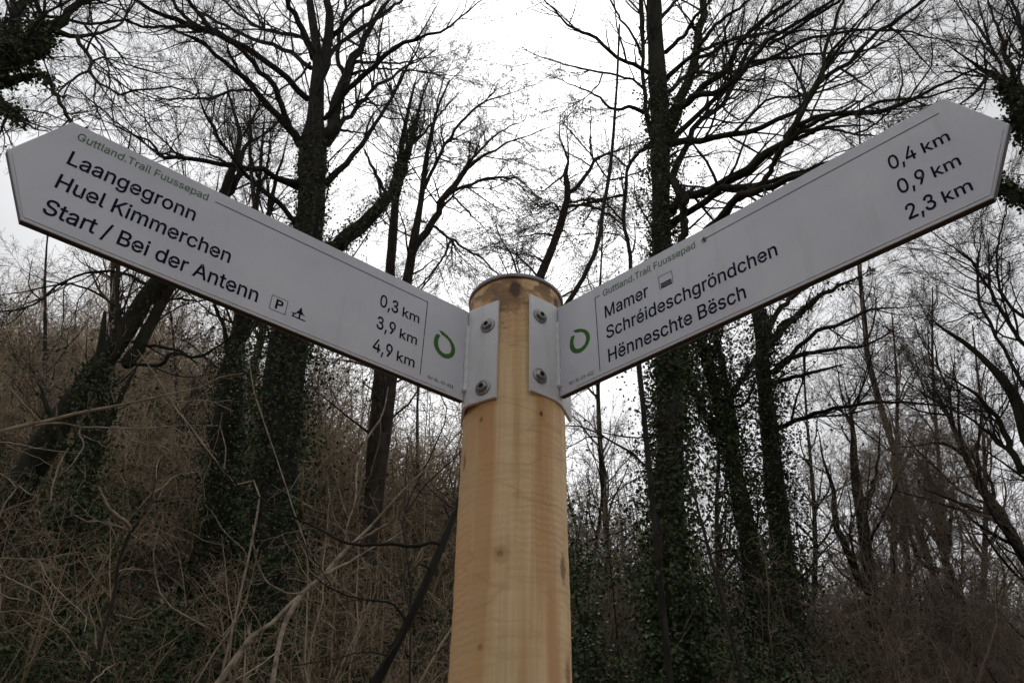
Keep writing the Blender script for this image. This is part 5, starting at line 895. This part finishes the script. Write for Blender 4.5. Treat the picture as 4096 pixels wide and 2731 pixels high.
stP = i_([(560, 1200, 18), (600, 960, 18), (640, 860, 18), (668, 790, 19), (690, 770, 10), (740, 690, 7), (780, 600, 6), (800, 500, 6), (820, 420, 5), (862, 380, 3)], YP)
sapling('dead_sapling', 'dark sapling with two thick snapped stubs in the left thicket', stP, [i_([(665, 790, 19), (640, 750, 18), (560, 680, 16), (520, 610, 14), (495, 560, 10)], YP, YP - .25), i_([(655, 792, 11), (600, 770, 10), (500, 745, 8), (440, 742, 7), (375, 710, 5)], YP, YP - .2), i_([(780, 598, 5), (840, 560, 5), (900, 510, 4), (1020, 490, 3)], YP, YP + .3)], 74, 'bark_near_lit', dens=(2.4, 3), stem_mat='bark')  # lit stubs pale, stem below dark: light and shade painted by material
YQ = 3.8
sapling('thin_sapling', 'thin straight stem crossing the thicket diagonally below the left board', i_([(1320, 640, 10), (1215, 575, 10), (1140, 490, 10), (1050, 370, 9), (960, 250, 9), (880, 150, 8), (840, 80, 7), (790, 0, 6), (700, -130, 4)], YQ, YQ - .2), [i_([(1140, 490, 7), (1150, 380, 6), (1120, 250, 4)], YQ)], 75, 'bark_near_lit', dens=(1.6, 2.5))
YR = 3.6
sapling('pale_twig_bush', 'bush of pale crooked twigs at the left edge', i_([(-200, 1500, 16), (-120, 1200, 14), (-60, 900, 11), (20, 660, 9), (90, 560, 7), (30, 520, 5), (-20, 490, 4)], YR), [i_([(-40, 340, 9), (0, 342, 9), (100, 352, 7), (230, 380, 6), (390, 397, 4)], YR, YR - .2), i_([(350, 370, 6), (325, 410, 9), (290, 490, 9), (265, 575, 9), (258, 645, 5)], YR - .2), i_([(90, 562, 7), (150, 605, 7), (200, 620, 5), (160, 680, 5), (90, 740, 4), (0, 800, 4)], YR), i_([(-100, 1000, 9), (0, 1015, 7), (100, 1060, 7), (200, 1110, 6), (240, 1160, 5), (290, 1260, 4), (360, 1310, 3)], YR, YR - .2), i_([(-100, 930, 6), (100, 935, 6), (200, 938, 5), (320, 915, 4), (410, 900, 3)], YR), i_([(200, 945, 6), (250, 1040, 5), (330, 1130, 5), (420, 1210, 5), (440, 1250, 6), (430, 1305, 3)], YR, YR - .3), i_([(-60, 1080, 7), (40, 1130, 7), (90, 1140, 7), (130, 1150, 5)], YR), i_([(0, 1205, 5), (130, 1205, 5), (300, 1280, 4), (460, 1500, 3)], YR), i_([(-60, 720, 6), (120, 650, 5), (200, 620, 3)], YR), i_([(-60, 880, 5), (60, 830, 4), (90, 790, 3)], YR)], 76, 'bark_near_lit', dens=(3.4, 4))
sapling('thin_sapling', 'thin pale upright shoot between the ivy columns left of the post', j_([(560, 1700, 9), (535, 1500, 9), (545, 1200, 8), (545, 900, 8), (480, 700, 7), (400, 450, 6), (330, 250, 6), (270, 60, 5), (245, -150, 3)], 4.5), [], 77, 'bark_near_lit', dens=(1.2, 2))
sapling('thin_sapling', 'thin dark shoot right beside the post on its left', j_([(1060, 1700, 12), (1070, 1400, 11), (1075, 1100, 10), (1050, 880, 9), (1040, 700, 8), (1180, 400, 7), (1260, 180, 6), (1180, 60, 5), (1000, -30, 3)], 4.0), [j_([(1050, 700, 7), (1150, 560, 7), (1300, 420, 5), (1340, 380, 3)], 4.0)], 78, 'bark', dens=(2, 3))
sapling('leafy_twig', 'drooping twig with shrivelled leaves against the sky right of the post', np.concatenate([[[1.1, 3.2, 0.0, .012], [1.05, 3.2, 1.0, .011]], tr('f', [(620, 700, 12), (540, 640, 11), (440, 640, 10), (380, 570, 9), (250, 500, 9), (180, 455, 8), (110, 440, 7), (40, 440, 5)], 3.2)]), [tr('f', [(540, 455, 5), (450, 490, 7), (330, 490, 7), (230, 470, 5)], 3.1), tr('f', [(250, 495, 7), (170, 490, 6), (110, 520, 5), (60, 545, 3)], 3.2), tr('f', [(330, 540, 5), (400, 600, 8), (460, 650, 8)], 3.2)], 79, 'bark', grounded=False, dens=(3, 4), leaf=40)
# ------------------------------------------------------------------ the thicket: a mass of thin stems nobody could count
def bush(rg, h, stems, spread, dens=(4.0, 5.0, 4.0), ivy_n=0, mi=0, tip=.0026):
    parts = []
    P0 = []; R0 = []
    for s in range(stems):
        d = norm(np.array([rg.normal() * spread, rg.normal() * spread, 1.0])); p = np.array([rg.normal() * .25, rg.normal() * .25, -.2]); L = h * rg.uniform(.6, 1.1); pts = [p]
        for q in range(13):
            pts.append(pts[-1] + d * L / 13); d = norm(d + rg.normal(size=3) * .14 + np.array([0, 0, .03]))
        P0.append(pts); R0.append(np.linspace(rg.uniform(.009, .028), .003, 14))
    P0, R0 = np.array(P0), np.array(R0)
    P1, R1 = grow(rg, P0, R0, dens[0], .28, 62, 7, .26, .02, .012, tip * 1.3, tmin=.08, lmin=.4, lcap=1.8)
    P2, R2 = grow(rg, P1, R1, dens[1], .42, 55, 5, .3, .0, .007, tip, lmin=.2, lcap=.8)
    out = []
    for v, f in (tubes(P0, R0, 6), tubes(P1, R1, 3), tubes(P2, R2, 3)): out.append((v, f, mi))
    if dens[2]:
        P3, R3 = grow(rg, P2, R2, dens[2], .5, 45, 3, .2, 0, .004, tip * .8, lmin=.12, lcap=.4); v, f = tubes(P3, R3, 3); out.append((v, f, mi))
    if ivy_n:
        c = []
        for q in range(stems):
            a, _ = ivy_points(rg, P0[q][:11], R0[q][:11], ivy_n // stems, .3, 1.0); c.append(a)
        v, f = leaves(rg, np.concatenate(c), .048, None, .5); out.append((v, f, 2))
    return out
rg = np.random.default_rng(99)
protos = [bush(rg, 5.5, 5, .16, mi=0), bush(rg, 5.0, 6, .2, mi=0), bush(rg, 6.0, 4, .14, mi=1), bush(rg, 4.5, 7, .24, mi=1), bush(rg, 5.0, 4, .14, ivy_n=9000, mi=1), bush(rg, 6.5, 4, .12, dens=(4.5, 5, 3), mi=0)]
HT = [5.5, 5.0, 6.0, 4.5, 5.0, 6.5]
def outline(px):
    """upper edge of the thicket as seen from the path (4096 px wide picture)"""
    return np.interp(px, [-900, 0, 500, 900, 1400, 1800, 2300, 2600, 3300, 4096, 5000], [1150, 1230, 1280, 1380, 1600, 1850, 2050, 2250, 2300, 2400, 2300])
def spots_for(n, x0, x1, y0, y1, ks, lo, hi, smax):
    out = []; tries = 0
    while len(out) < n and tries < 60000:
        tries += 1
        Yq = y0 + (y1 - y0) * rg.random(); px = rg.uniform(x0, x1)
        w = W(px, 2600, Yq); gq = float(ground(w[0], w[1])); topw = W(px, outline(px) + rg.uniform(lo, hi), Yq)[2]
        k = int(rg.choice(ks)); sc = (topw - gq) / HT[k]
        if .3 < sc < smax: out.append((w[0], w[1], gq - .05, sc, k))
    return out
def set_thicket(label, sp, seed, mats):
    S = np.array(sp); dd = np.stack([rg.normal(0, .1, len(S)), rg.normal(0, .1, len(S)), np.ones(len(S))], 1)
    scatter('thicket', None, None, protos, S[:, :3], norm(dd), S[:, 3], S[:, 4], [M[q] for q in mats], seed, label)
left = spots_for(90, -700, 2000, 8.5, 13, [1, 3, 3], 500, 1100, 1.1) + spots_for(380, -700, 2000, 15.5, 22, [0, 1, 2, 3, 1, 5], 20, 600, 1.5) + spots_for(560, -700, 2050, 22, 36, [0, 1, 2, 5, 5, 4], -110, 180, 2.3) + spots_for(190, 1150, 2000, 16, 30, [0, 1, 2, 5], -110, 190, 2.7)
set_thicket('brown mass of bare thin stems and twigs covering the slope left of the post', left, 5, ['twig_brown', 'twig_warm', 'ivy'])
right = spots_for(330, 2050, 4700, 12.5, 19, [0, 1, 2, 3, 3, 4], -80, 420, 1.5) + spots_for(420, 2000, 4700, 19, 36, [2, 3, 4, 5, 4], -120, 220, 2.2) + spots_for(110, 2250, 2720, 16, 32, [0, 2, 5], -140, 160, 2.7) + spots_for(190, 2750, 4400, 24, 40, [2, 5, 5], -480, 0, 3.2)
set_thicket('dark olive mass of bare stems and ivy in the wood right of the post', right, 7, ['twig_olive', 'twig_olive', 'ivy'])
back = []  # unseen bushes added to keep some sky light off the boards
for q in range(50):
    an = rg.uniform(R(200), R(340)); rr_ = rg.uniform(5, 26); x, y = rr_ * math.cos(an), rr_ * math.sin(an)
    back.append((x, y, float(ground(x, y)) - .05, rg.uniform(.9, 1.7), int(rg.integers(0, 6))))
set_thicket('unseen bare thicket added on the bank behind the viewpoint to block sky light', back, 6, ['twig_brown', 'twig_hazy', 'ivy'])
